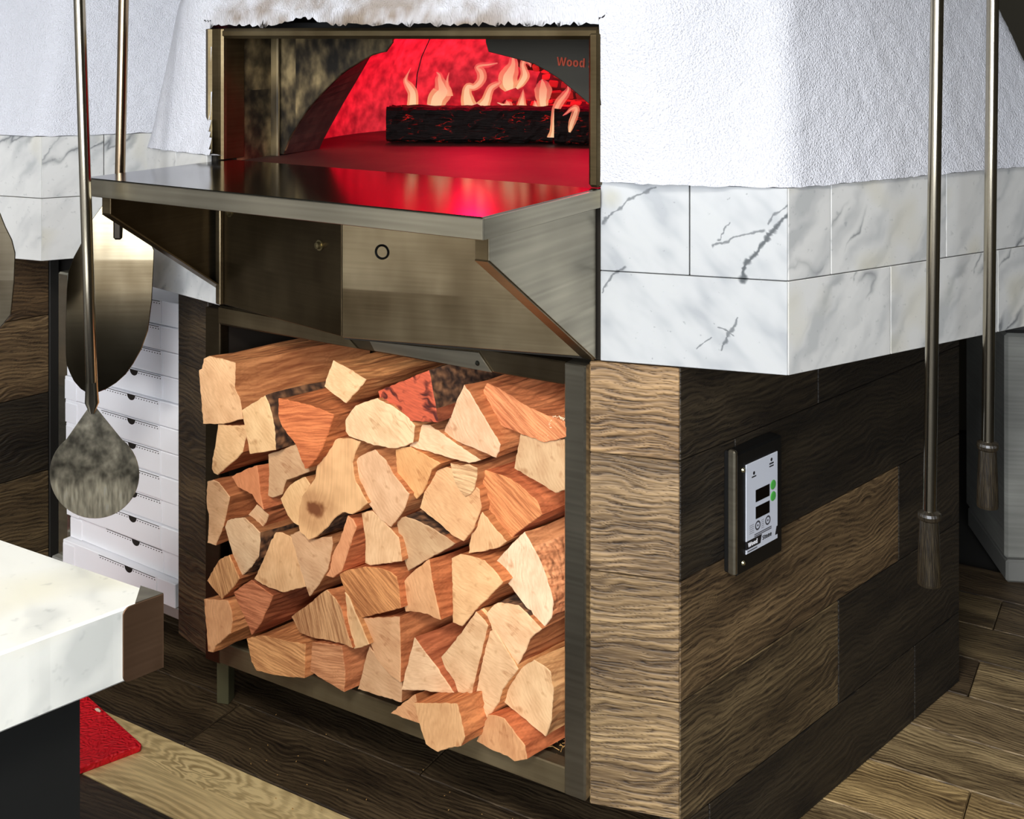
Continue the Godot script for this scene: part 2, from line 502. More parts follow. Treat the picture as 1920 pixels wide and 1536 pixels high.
	T.brick = paint(384, 384, func(u: float, v: float) -> Color:
		var r := 0.78 + 0.16 * a.get_noise_2d(u * 5.0, v * 5.0) + 0.24 * b.get_noise_2d(u * 26.0, v * 26.0)
		return Color(r, r * 0.96, r * 0.92))
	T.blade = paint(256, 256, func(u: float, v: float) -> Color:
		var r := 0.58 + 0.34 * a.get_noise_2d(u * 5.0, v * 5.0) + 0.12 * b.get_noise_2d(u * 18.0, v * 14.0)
		var painted_shine := smoothstep(0.58, 0.76, v + 0.10 * a.get_noise_2d(u * 9.0, v * 2.0)) * smoothstep(0.98, 0.55, u + 0.15 * b.get_noise_2d(u * 12.0, v * 3.0))  # bright reflection painted into the lower part of the blade
		r = lerpf(r, 0.92 + 0.3 * b.get_noise_2d(u * 22.0, v * 4.0), painted_shine)
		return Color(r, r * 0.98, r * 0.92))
	T.mat = paint(256, 256, func(u: float, v: float) -> Color:
		var r := 0.5 + 0.5 * sin((u * 9.0 + a.get_noise_2d(u * 6.0, v * 6.0) * 2.5) * TAU) * sin((v * 9.0 + b.get_noise_2d(u * 6.0, v * 6.0) * 2.5) * TAU)
		return Color(r, r, r))

var m_steel: StandardMaterial3D
var m_mirror: StandardMaterial3D
var m_apron: StandardMaterial3D
var m_darksteel: StandardMaterial3D
var m_marble: StandardMaterial3D
var m_black: StandardMaterial3D
var m_soot: StandardMaterial3D
var m_grout: StandardMaterial3D

func materials() -> void:
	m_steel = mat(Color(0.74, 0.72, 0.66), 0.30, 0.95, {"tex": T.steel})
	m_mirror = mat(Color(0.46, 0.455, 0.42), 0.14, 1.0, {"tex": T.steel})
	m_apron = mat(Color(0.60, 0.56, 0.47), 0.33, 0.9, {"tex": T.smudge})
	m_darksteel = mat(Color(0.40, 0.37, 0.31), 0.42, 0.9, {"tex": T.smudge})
	m_marble = mat(Color(0.85, 0.85, 0.84), 0.25, 0.0, {"tex": T.marble})
	m_black = mat(Color(0.035, 0.035, 0.035), 0.6)
	m_soot = mat(Color(0.9, 0.9, 0.88), 0.55, 0.35, {"tex": T.soot})
	m_grout = mat(Color(0.16, 0.14, 0.11), 0.95)

# ---------------------------------------------------------------- ovens
# plaster hood: rings of a rounded polygon that shrink from b0 (height y0) towards b1 (0.3034 higher)
func hood(b0: Array, b1: Array, fine: Array, y0: float, y1: float, hole: Callable, stain: Callable, shape: Callable, brow: Callable) -> M:
	var m := M.new()
	m.tinted = true
	var nz := noise(FastNoiseLite.TYPE_SIMPLEX_SMOOTH, 1.0, 21, 3)
	var base := []
	var top := []
	var count := b0.size()
	for i in count:
		var h: int = (i + count - 1) % count
		var j: int = (i + 1) % count
		for k in 7:   # the rounded corner
			var t := k / 6.0
			for s in [[b0, base], [b1, top]]:
				var p: Vector2 = s[0][i]
				var cut := 0.035
				var l: Vector2 = p + (s[0][h] - p).normalized() * cut
				var r: Vector2 = p + (s[0][j] - p).normalized() * cut
				s[1].append(l.lerp(p, t).lerp(p.lerp(r, t), t))
		var gap: float = (b0[i] as Vector2).distance_to(b0[j]) - 0.07
		var n := int(ceil(gap / (0.008 if fine[i] else 0.12)))
		for k in range(1, n):
			var t := float(k) / n
			for s in [[b0, base], [b1, top]]:
				var d: Vector2 = (s[0][j] - s[0][i]).normalized() * 0.035
				s[1].append((s[0][i] + d).lerp(s[0][j] - d, t))
	var ys := [y0]
	while ys[-1] < y1 - 0.001:
		ys.append(minf(y1, ys[-1] + (0.08 if ys[-1] > 1.56 else 0.0055 if ys[-1] > 1.43 and ys[-1] < 1.50 else 0.0115)))
	var P := []
	var N := base.size()
	for y in ys:
		var row := []
		var t: float = (y - y0) / 0.3034
		for i in N:
			var p: Vector2 = base[i].lerp(top[i], t - 0.03 * exp(-t * 14.0))
			var o: Vector2 = (base[i] - top[i]).normalized()
			var q := Vector3(p.x, y, -p.y)
			var d := nz.get_noise_3d(q.x * 14.0, q.y * 14.0, q.z * 14.0) * 0.0022 + nz.get_noise_3d(q.x * 60.0, q.y * 60.0, q.z * 60.0) * 0.0011 + 0.003
			if y == y0:
				q.y += nz.get_noise_2d(q.x * 30.0, q.z * 30.0) * 0.0025
			row.append(shape.call(q + Vector3(o.x, 0, -o.y) * d))
		P.append(row)
	var r0 := 0
	for r in P.size():
		for i in N:
			var e: float = brow.call(P[r][i])
			if e > 0.0 and P[r][i].y <= e:
				r0 = r + 1
	if r0 > 0:
		for i in N:
			var e: float = brow.call(P[r0][i])
			if e > 0.0:
				var top_y: float = P[r0 + 2][i].y
				P[r0][i].y = e
				P[r0 + 1][i].y = lerpf(e, top_y, 0.5)
	var NN := []
	for r in P.size():
		var row := []
		for i in N:
			var du: Vector3 = P[r][(i + 1) % N] - P[r][(i + N - 1) % N]
			var dv: Vector3 = P[mini(r + 1, P.size() - 1)][i] - P[maxi(r - 1, 0)][i]
			row.append(du.cross(dv).normalized())
		NN.append(row)
	var flip: float = 1.0
	var mid := Vector3.ZERO
	for p in P[0]:
		mid += p / N
	if NN[1][3].dot(P[1][3] - mid) < 0.0:
		flip = -1.0
	var lens := [0.0]
	for i in N:
		lens.append(lens[-1] + P[0][i].distance_to(P[0][(i + 1) % N]))
	for r in P.size() - 1:
		for i in N:
			var j := (i + 1) % N
			var c: Vector3 = (P[r][i] + P[r][j] + P[r + 1][i] + P[r + 1][j]) / 4.0
			if r < r0 and hole.call(c):
				continue
			m.quadn([P[r][i], P[r][j], P[r + 1][j], P[r + 1][i]], [NN[r][i] * flip, NN[r][j] * flip, NN[r + 1][j] * flip, NN[r + 1][i] * flip],
				[Vector2(lens[i], ys[r]) * 2.5, Vector2(lens[i + 1], ys[r]) * 2.5, Vector2(lens[i + 1], ys[r + 1]) * 2.5, Vector2(lens[i], ys[r + 1]) * 2.5],
				[stain.call(P[r][i]), stain.call(P[r][j]), stain.call(P[r + 1][j]), stain.call(P[r + 1][i])])
	m.col = Color(0.62, 0.635, 0.68)
	for i in N:   # lip under the lowest ring and the closed top
		var j := (i + 1) % N
		var inn: Vector3 = (P[0][i] - mid).normalized() * 0.03
		if not hole.call((P[0][i] + P[0][j]) / 2.0):
			m.quad(P[0][i], P[0][j], P[0][j] - inn, P[0][i] - inn, Vector3.DOWN)
		m.tri(P[-1][i], P[-1][j], Vector3(mid.x, y1, mid.z), Vector3.UP)
	return m

func tile_row(parent: Node3D, xf: Transform3D, edges: Array, y0: float, y1: float) -> void:
	for i in edges.size() - 1:
		var m := M.new()
		m.us = Vector2(1.6, 1.6)
		m.uo = Vector2(-edges[i] * 1.6 + rng.randf() * (1.0 - (edges[i + 1] - edges[i]) * 1.6), -y0 * 1.6 + 0.02 + rng.randf() * 0.7)
		m.box(Vector3(edges[i] + 0.0008, y0 + 0.0008, -0.012), Vector3(edges[i + 1] - 0.0008, y1 - 0.0008, 0.0), 0.001)
		if xf == MFRONT:
			for k in m.v.size():
				m.uv[k] = Vector2((m.v[k].x + 0.3045) / 0.3045, (1.2066 - m.v[k].y) / 0.2996)
		part("marble_tile", m, mat(Color(0.755, 0.765, 0.775), 0.25, 0.0, {"tex": T.vein}) if xf == MFRONT else m_marble, parent, xf)

func plank_row(parent: Node3D, xf: Transform3D, edges: Array, y0: float, y1: float, tones: Array) -> void:
	for i in edges.size() - 1:
		var m := M.new()
		m.us = Vector2(0.8, 3.2)
		m.uo = Vector2(-edges[i] * 0.8 + 0.02 + rng.randf() * maxf(0.0, 0.46 - (edges[i + 1] - edges[i]) * 0.8), -y0 * 3.2 + 0.02 + rng.randf() * 0.32)
		m.box(Vector3(edges[i] + 0.0008, y0 + 0.0009, -0.012), Vector3(edges[i + 1] - 0.0008, y1 - 0.0009, 0.0), 0.0016)
		part("plank", m, mat(tones[i], 0.6, 0.0, {"tex": T.wood, "bump": T.wood, "deep": 0.35}), parent, xf)

func oven() -> void:
	var o := thing("pizza_oven", "big white plastered pizza oven with a fire burning in its mouth", "oven", Transform3D(Basis(), Vector3(0.15, 0, -2.5)))
	var nz := noise(FastNoiseLite.TYPE_SIMPLEX_SMOOTH, 1.0, 5, 4)
	var inv := MOUTH.affine_inverse()
	var hole := func(c: Vector3) -> bool:
		var l := inv * c
		var j := nz.get_noise_2d(c.x * 60.0, c.y * 60.0) * 0.009
		return l.z > -0.2 and l.x > -0.889 + maxf(0.0, l.z) + j * 0.4 and l.x < 0.001 + j * 0.4 and l.y < 1.50
	var shape := func(q: Vector3) -> Vector3:   # the plaster is built up to meet the steel surround
		var l := inv * q
		var d := Vector2(maxf(maxf(-0.89 - l.x, l.x), 0.0), maxf(l.y - 1.463, 0.0)).length()
		if d < 0.26 and l.z < 0.006 and l.z > -0.2:
			l.z = lerpf(l.z, 0.006, 1.0 - smoothstep(0.0, 0.26, d))
		return MOUTH * l
	var brow := func(c: Vector3) -> float:
		var l := inv * c
		if l.z < -0.2 or l.x < -0.898 or l.x > 0.010:
			return -1.0
		return 1.4665 + nz.get_noise_1d(l.x * 90.0) * 0.010 + absf(nz.get_noise_1d(l.x * 300.0)) * 0.007 + 0.017 * exp(-pow((l.x + 0.63) / 0.055, 2.0))
	var stain := func(c: Vector3) -> Color:
		var l := inv * c
		var k := clampf(1.0 - (l.y - 1.455) / 0.22, 0.0, 1.0) * smoothstep(-0.93, -0.8, l.x) * (1.0 - smoothstep(-0.28, -0.02, l.x)) if l.y > 1.45 else 0.0
		k *= clampf(0.62 + 1.0 * nz.get_noise_2d(l.x * 7.0, l.y * 11.0) + 0.5 * nz.get_noise_2d(l.x * 30.0, l.y * 40.0), 0.0, 1.0)
		return Color(0.62, 0.635, 0.68).lerp(Color(0.20, 0.145, 0.09), clampf(k, 0.0, 0.92))
	var b0 := [Vector2(-0.79, 2.482), Vector2(-0.30, 2.036), Vector2(0.439, 1.821), Vector2(1.083, 2.2055), Vector2(1.06, 3.1), Vector2(0.2, 3.55), Vector2(-0.66, 3.25)]
	var b1 := [Vector2(-0.72, 2.53), Vector2(-0.275, 2.11), Vector2(0.448, 1.903), Vector2(0.97, 2.28), Vector2(0.97, 3.03), Vector2(0.2, 3.45), Vector2(-0.6, 3.17)]
	part("plaster_hood", hood(b0, b1, [true, true, true, false, false, false, false], 1.2066, 2.15, hole, stain, shape, brow),
		mat(Color(1, 1, 1), 0.85, 0.0, {"vc": true, "bump": T.plaster, "deep": 0.4}), o)
	# the band of marble tiles
	var back := M.new()
	back.prism(PackedVector2Array([Vector2(-0.775, 2.49), Vector2(-0.60, 2.327), Vector2(-0.58, 2.36), Vector2(-0.745, 2.53)]), 0.905, 1.2066, fplan)
	back.prism(PackedVector2Array([Vector2(-0.30, 2.052), Vector2(0.436, 1.838), Vector2(1.075, 2.22), Vector2(1.05, 2.26), Vector2(0.43, 1.88), Vector2(-0.29, 2.10)]), 0.905, 1.18, fplan)
	var band := part("marble_band", back, m_grout, o)
	var rows := [1.2062, 1.0575, 0.907]
	tile_row(band, MFRONT, [-0.3045, -0.1561, 0.0], rows[1], rows[0])
	tile_row(band, MFRONT, [-0.3045, 0.0], rows[2], rows[1])
	tile_row(band, MRIGHT, [0.0, 0.0951, 0.3781, 0.661, 0.75], rows[1], rows[0])
	tile_row(band, MRIGHT, [0.0, 0.2365, 0.52, 0.75], rows[2], rows[1])
	tile_row(band, MLEFT, [-0.66, -0.5432, -0.428], rows[1], rows[0])
	tile_row(band, MLEFT, [-0.66, -0.385], rows[2], rows[1])
	# the base behind the planks: side walls, a top slab and the backs
	var base := M.new()
	base.prism(PackedVector2Array([Vector2(-0.63, 2.42), Vector2(0.12, 1.95), Vector2(0.28, 1.90), Vector2(0.99, 2.58), Vector2(0.95, 3.1), Vector2(0.2, 3.45), Vector2(-0.6, 3.15)]), 0.885, 0.906, fplan)
	base.prism(PackedVector2Array([Vector2(0.275, 1.889), Vector2(0.997, 2.581), Vector2(0.96, 2.62), Vector2(0.25, 1.94)]), 0.0, 0.89, fplan)
	base.prism(PackedVector2Array([Vector2(0.997, 2.581), Vector2(0.93, 3.12), Vector2(0.88, 3.1), Vector2(0.95, 2.6)]), 0.0, 0.89, fplan)
	base.prism(PackedVector2Array([Vector2(0.93, 3.12), Vector2(0.2, 3.45), Vector2(0.2, 3.38), Vector2(0.9, 3.06)]), 0.0, 0.89, fplan)
	base.prism(PackedVector2Array([Vector2(0.2, 3.45), Vector2(-0.6, 3.15), Vector2(-0.57, 3.1), Vector2(0.2, 3.38)]), 0.0, 0.89, fplan)
	base.prism(PackedVector2Array([Vector2(-0.6, 3.15), Vector2(-0.70, 2.47), Vector2(-0.66, 2.46), Vector2(-0.55, 3.1)]), 0.172, 0.89, fplan)
	base.prism(PackedVector2Array([Vector2(0.14, 1.928), Vector2(0.274, 1.889), Vector2(0.26, 1.94), Vector2(0.16, 1.975)]), 0.170, 0.89, fplan)
	base.prism(PackedVector2Array([Vector2(-0.632, 2.367), Vector2(-0.712, 2.449), Vector2(-0.68, 2.47), Vector2(-0.62, 2.41)]), 0.172, 0.89, fplan)
	base.prism(PackedVector2Array([Vector2(-0.65, 2.50), Vector2(0.16, 1.985), Vector2(0.26, 1.95), Vector2(0.60, 2.27), Vector2(-0.45, 2.95)]), 0.166, 0.182, fplan)
	var clad := part("base", base, mat(Color(0.17, 0.14, 0.11), 0.8), o)
	var h := [-0.04, 0.157, 0.358, 0.556, 0.753, 0.906]
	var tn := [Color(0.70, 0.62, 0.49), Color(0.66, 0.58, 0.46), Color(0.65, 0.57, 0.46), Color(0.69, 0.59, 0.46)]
	for k in range(1, 5):
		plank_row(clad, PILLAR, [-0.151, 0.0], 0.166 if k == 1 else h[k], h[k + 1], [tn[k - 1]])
	var dk := Color(0.27, 0.24, 0.19)  # plank tones darkened for this side's shade, deepest further back
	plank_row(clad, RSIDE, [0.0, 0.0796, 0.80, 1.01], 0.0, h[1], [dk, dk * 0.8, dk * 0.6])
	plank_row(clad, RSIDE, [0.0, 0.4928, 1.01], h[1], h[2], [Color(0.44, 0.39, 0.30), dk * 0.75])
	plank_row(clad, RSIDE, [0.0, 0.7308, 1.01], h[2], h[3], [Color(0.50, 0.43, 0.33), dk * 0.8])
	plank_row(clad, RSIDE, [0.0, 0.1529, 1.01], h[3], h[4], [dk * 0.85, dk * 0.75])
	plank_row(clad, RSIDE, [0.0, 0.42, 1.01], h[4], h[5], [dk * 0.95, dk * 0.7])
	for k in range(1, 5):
		plank_row(clad, LSIDE, [-0.125, 0.0], 0.172 if k == 1 else h[k], h[k + 1], [Color(0.34, 0.29, 0.22) * [1.3, 1.1, 0.9, 0.8][k - 1]])  # dark planks, with the face's shade painted into their tint
	# the mouth: a steel surround, sooty cheeks, an arched plate, the stone arch, the domed chamber and its hearth
	var brass := mat(Color(0.56, 0.52, 0.42), 0.34, 0.9, {"tex": T.smudge})
	var sur := M.new()
	sur.prism(PackedVector2Array([Vector2(-0.8958, 0.006), Vector2(-0.8958, -0.05), Vector2(-0.8436, -0.05), Vector2(-0.8436, 0.008), Vector2(-0.848, 0.012), Vector2(-0.855, 0.012), Vector2(-0.862, 0.005), Vector2(-0.88, 0.004), Vector2(-0.886, 0.01)]), 1.196, 1.462, func(p: Vector2, hh: float) -> Vector3: return Vector3(p.x, hh, p.y), 0.001)
	sur.box(Vector3(-0.0167, 1.196, -0.05), Vector3(0.004, 1.455, 0.012), 0.005)
	sur.box(Vector3(-0.86, 1.442, -0.04), Vector3(0.004, 1.463, 0.010), 0.006)
	part("mouth_surround", sur, brass, o, MOUTH)
	var ck := M.new()
	ck.us = Vector2(2, 3)
	ck.prism(PackedVector2Array([Vector2(-0.845, 0.03), Vector2(-0.8592, 0.17), Vector2(-0.875, 0.17), Vector2(-0.861, 0.03)]), 1.188, 1.46, fplan)
	part("cheek", ck, m_soot, o, MOUTH)
	part("cheek_bar", M.new().box(Vector3(-0.8592, 1.185, -0.155), Vector3(-0.838, 1.47, -0.145), 0.003), m_soot, o, MOUTH)
	part("cheek", M.new().box(Vector3(-0.012, 1.185, -0.31), Vector3(-0.004, 1.46, -0.03)), m_soot, o, MOUTH)
	part("flue_ceiling", M.new().box(Vector3(-0.88, 1.462, -0.32), Vector3(-0.006, 1.475, -0.07)), m_black, o, MOUTH)
	var arc_l := path2("-836,1192 -818,1229 -792,1262 -765,1294 -733,1323 -676,1369 -620,1398 -593,1410 -563,1415 -546,1434")
	var arc_r := path2("-323,1435 -317,1417 -293,1412 -264,1406 -217,1395 -183,1379 -160,1366 -122,1339 -98,1321 -70,1290 -48,1250 -36,1190")
	var pl := arc_l.duplicate()
	pl.append_array([Vector2(-0.546, 1.465), Vector2(-0.858, 1.465), Vector2(-0.858, 1.192)])
	var mp := M.new()
	mp.us = Vector2(2.5, 2.5)
	mp.prism(pl, -0.168, -0.16, fxy, 0.0015)
	var plate := part("arch_plate", mp, m_soot, o, MOUTH)
	var pr := arc_r.duplicate()
	pr.append_array([Vector2(-0.002, 1.19), Vector2(-0.002, 1.465), Vector2(-0.323, 1.465)])
	part("arch_plate", M.new().prism(pr, -0.168, -0.16, fxy, 0.0015), mat(Color(0.20, 0.19, 0.16), 0.6, 0.4), o, MOUTH)
	var tm := TextMesh.new()
	tm.text = "Wood Stone"
	tm.font = font(true)
	tm.font_size = 30
	tm.pixel_size = 0.00072
	tm.depth = 0.003
	tm.horizontal_alignment = HORIZONTAL_ALIGNMENT_LEFT
	var lx := MOUTH * Transform3D(Basis(Vector3(0, 0, 1), -0.05), Vector3(-0.166, 1.400, -0.159))
	part("lettering", tm, mat(Color(0.62, 0.24, 0.15), 0.45, 0.4), plate, lx)  # reddish colour stands in for firelight through cut-out letters
	var arch := arc_l.duplicate()
	arch.append_array([Vector2(-0.546, 1.47), Vector2(-0.323, 1.47)])
	arch.append_array(arc_r)
	var inner := path2("-862,1190 -853,1207 -827,1246 -789,1301 -751,1353 -714,1405 -691,1444 -676,1490 -310,1490 -260,1450 -200,1420 -140,1380 -80,1320 -42,1250 -30,1190")
	var rv := M.new()
	var ra := spread(arch, 48)
	var rb := spread(inner, 48)
	for i in 47:
		var inward := Vector2(-0.43, 1.25) - (ra[i] + ra[i + 1]) / 2.0
		rv.quad(Vector3(ra[i].x, ra[i].y, -0.166), Vector3(ra[i + 1].x, ra[i + 1].y, -0.166), Vector3(rb[i + 1].x, rb[i + 1].y, -0.31), Vector3(rb[i].x, rb[i].y, -0.31), Vector3(inward.x, inward.y, 0))
	var wallp := inner.duplicate()
	wallp.append_array([Vector2(0.06, 1.19), Vector2(0.06, 1.62), Vector2(-0.96, 1.62), Vector2(-0.96, 1.192)])
	rv.prism(wallp, -0.312, -0.302, fxy)
	part("stone_arch", rv, mat(Color(0.30, 0.26, 0.22), 0.9, 0.0, {"tex": T.brick}), o, MOUTH)
	var dome_mat := mat(Color(0.80, 0.55, 0.60), 0.9, 0.0, {"tex": T.brick, "bump": T.brick, "deep": 0.2})
	var prof := [Vector2(0.6, 1.188), Vector2(0.6, 1.24), Vector2(0.6, 1.29)]
	for k in range(1, 11):
		prof.append(Vector2(0.6 * cos(k * PI / 20.0), 1.29 + 0.32 * sin(k * PI / 20.0)))
	var cen := Vector3(-0.45, 0, -0.70)
	for s in 8:
		var dm := M.new()
		for k in 12:
			var a0 := TAU * (s + k / 12.0) / 8.0 + 0.35 + (0.003 if k == 0 else 0.0)
			var a1 := TAU * (s + (k + 1) / 12.0) / 8.0 + 0.35 - (0.003 if k == 11 else 0.0)
			for i in prof.size() - 1:
				var q := []
				var nn := []
				for e in [[a0, i], [a1, i], [a1, i + 1], [a0, i + 1]]:
					var w: Vector2 = prof[e[1]]
					q.append(cen + Vector3(cos(e[0]) * w.x, w.y, sin(e[0]) * w.x))
					nn.append(-Vector3(cos(e[0]) * w.x / 0.6, maxf(0.0, w.y - 1.29) * 2.0, sin(e[0]) * w.x / 0.6).normalized())
				if minf(minf(q[0].z, q[1].z), minf(q[2].z, q[3].z)) > -0.304:
					continue
				for e in 4:
					q[e].z = minf(q[e].z, -0.304)
				dm.quadn(q, nn, [Vector2(a0 * 0.6, prof[i].y), Vector2(a1 * 0.6, prof[i].y), Vector2(a1 * 0.6, prof[i + 1].y), Vector2(a0 * 0.6, prof[i + 1].y)], [dm.col, dm.col, dm.col, dm.col])
		if dm.v.size():
			part("dome_panel", dm, dome_mat, o, MOUTH)
	var he := M.new()
	he.us = Vector2(2, 2)
	he.box(Vector3(-0.875, 1.15, -0.36), Vector3(-0.01, 1.190, -0.012), 0.004)
	var disc := PackedVector2Array()
	for k in 40:
		disc.append(Vector2(0.61 * cos(TAU * k / 40.0), 0.61 * sin(TAU * k / 40.0)) + Vector2(-0.45, 0.70))
	he.prism(disc, 1.10, 1.1885, fplan)
	part("hearth", he, mat(Color(0.24, 0.18, 0.14), 0.6, 0.0, {"tex": T.smudge}), o, MOUTH)

# n points evenly along a line
func spread(p: PackedVector2Array, n: int) -> PackedVector2Array:
	var c := Curve2D.new()
	c.bake_interval = 0.005
	for q in p:
		c.add_point(q)
	var r := PackedVector2Array()
	for i in n:
		r.append(c.sample_baked(c.get_baked_length() * i / (n - 1.0)))
	return r

func font(bold := false) -> SystemFont:
	var f := SystemFont.new()
	f.font_names = PackedStringArray(["Droid Sans"])
	f.font_weight = 700 if bold else 400
	return f

func left_oven() -> void:
	var o := thing("pizza_oven", "second white plastered oven with a marble band, partly seen at the left edge", "oven", Transform3D(Basis(), Vector3(-1.4, 0, -3.2)))
	var none := func(_c: Vector3) -> bool: return false
	var white := func(_c: Vector3) -> Color: return Color(0.62, 0.635, 0.68)
	var b0 := [Vector2(-1.875, 3.03), Vector2(-1.126, 2.743), Vector2(-0.75, 2.93), Vector2(-0.75, 3.6), Vector2(-1.7, 3.8)]
	var b1 := [Vector2(-1.80, 3.08), Vector2(-1.11, 2.815), Vector2(-0.80, 2.97), Vector2(-0.80, 3.55), Vector2(-1.65, 3.73)]
	part("plaster_hood", hood(b0, b1, [false, true, false, false, false], 1.2066, 2.15, none, white, func(q: Vector3) -> Vector3: return q, func(_q: Vector3) -> float: return -1.0), mat(Color(1, 1, 1), 0.85, 0.0, {"vc": true, "bump": T.plaster, "deep": 0.4}), o)
	var LL := fx(-1.126, 2.745, 20.6)
	var LR := fx(-1.126, 2.745, -26.5)
	var back := M.new()
	back.prism(PackedVector2Array([Vector2(-1.87, 3.045), Vector2(-1.126, 2.762), Vector2(-0.77, 2.94), Vector2(-0.80, 3.0), Vector2(-1.126, 2.83), Vector2(-1.85, 3.1)]), 0.905, 1.2066, fplan)
	var band := part("marble_band", back, m_grout, o)
	for r in [[1.0575, 1.2062], [0.907, 1.0575]]:
		tile_row(band, LL, [-0.78, -0.5, -0.25, 0.0], r[0], r[1])
		tile_row(band, LR, [0.0, 0.1417, 0.41] if r[0] > 1.0 else [0.0, 0.28, 0.41], r[0], r[1])
	var LB := fx(-1.191, 2.95, -48.0)
	var base := M.new()
	base.prism(PackedVector2Array([Vector2(-1.2, 2.963), Vector2(-1.62, 2.50), Vector2(-2.1, 2.9), Vector2(-1.9, 3.7), Vector2(-0.95, 3.6), Vector2(-1.0, 3.15)]), 0.0, 0.905, fplan)
	var bs := part("base", base, mat(Color(0.10, 0.085, 0.065), 0.8), o)
	var tn := [Color(0.48, 0.42, 0.32), Color(0.42, 0.37, 0.28), Color(0.22, 0.20, 0.16), Color(0.50, 0.43, 0.33), Color(0.4, 0.33, 0.24)]
	var h := [0.0, 0.130, 0.330, 0.5307, 0.73, 0.905]
	for k in 5:
		plank_row(bs, LB, [-0.55, 0.0], h[k], h[k + 1], [tn[k]])
	part("corner_trim", M.new().box(Vector3(0.0, 0.0, -0.03), Vector3(0.025, 0.88, 0.004)), mat(Color(0.09, 0.08, 0.06), 0.7), o, LB)

# ---------------------------------------------------------------- rack and logs
func rack() -> void:
	var t := thing("firewood_rack", "steel-framed firewood rack built in under the oven shelf", "rack", RACK)
	part("post", M.new().box(Vector3(-0.0362, 0.178, -0.03), Vector3(0.004, 0.9004, 0.014), 0.002), m_steel, t, RACK)
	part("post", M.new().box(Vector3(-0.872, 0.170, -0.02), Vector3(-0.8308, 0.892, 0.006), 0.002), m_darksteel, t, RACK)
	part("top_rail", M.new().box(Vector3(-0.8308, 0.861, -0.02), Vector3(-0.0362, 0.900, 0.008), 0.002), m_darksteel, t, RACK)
	part("bottom_rail", M.new().box(Vector3(-0.8308, 0.174, -0.02), Vector3(-0.0362, 0.218, 0.008), 0.002), mat(Color(0.60, 0.57, 0.48), 0.5, 0.6, {"tex": T.smudge}), t, RACK)
	part("cover_plate", M.new().prism(path2("-829,898 -509,891 -490,875 -473,863 -829,866"), 0.009, 0.012, fxy, 0.0006), m_apron, t, RACK)
	var p := part("cover_plate", M.new().prism(path2("-446,881 -207,893 -180,862 -361,864 -434,864"), 0.009, 0.012, fxy, 0.0006), m_steel, t, RACK)
	part("screw", M.new().lathe([Vector2(0.0, 0.003), Vector2(0.003, 0.0026), Vector2(0.0048, 0.0), Vector2(0.005, -0.002)], Vector3.ZERO, 12), mat(Color(0.25, 0.25, 0.22), 0.3, 0.9), p, RACK * Transform3D(Basis(Vector3.RIGHT, PI / 2.0), Vector3(-0.209, 0.874, 0.012)))
	var inside := mat(Color(0.16, 0.13, 0.10), 0.7, 0.3)
	var s := 0.18
	part("rack_floor", M.new().prism(PackedVector2Array([Vector2(-0.83, 0.02), Vector2(-0.036, 0.02), Vector2(0.10, 0.42), Vector2(-0.80, 0.42)]), s + 0.006, s + 0.032, fplan), mat(Color(0.30, 0.27, 0.22), 0.5, 0.6), t, RACK)
	part("rack_side", M.new().prism(PackedVector2Array([Vector2(-0.036, 0.02), Vector2(0.10, 0.42), Vector2(0.107, 0.418), Vector2(-0.026, 0.02)]), s + 0.034, 0.875, fplan), inside, t, RACK)
	part("rack_side", M.new().prism(PackedVector2Array([Vector2(-0.832, 0.022), Vector2(-0.802, 0.42), Vector2(-0.81, 0.42), Vector2(-0.842, 0.022)]), s + 0.034, 0.875, fplan), inside, t, RACK)
	part("rack_back", M.new().box(Vector3(-0.80, s + 0.034, -0.43), Vector3(0.10, 0.875, -0.42)), inside, t, RACK)
	var lx := fx(-0.627, 2.484, 14.0)
	part("leg", M.new().box(Vector3(-0.014, 0.0, -0.028), Vector3(0.014, 0.165, 0.0), 0.001), mat(Color(0.42, 0.41, 0.30), 0.55, 0.5), t, lx)

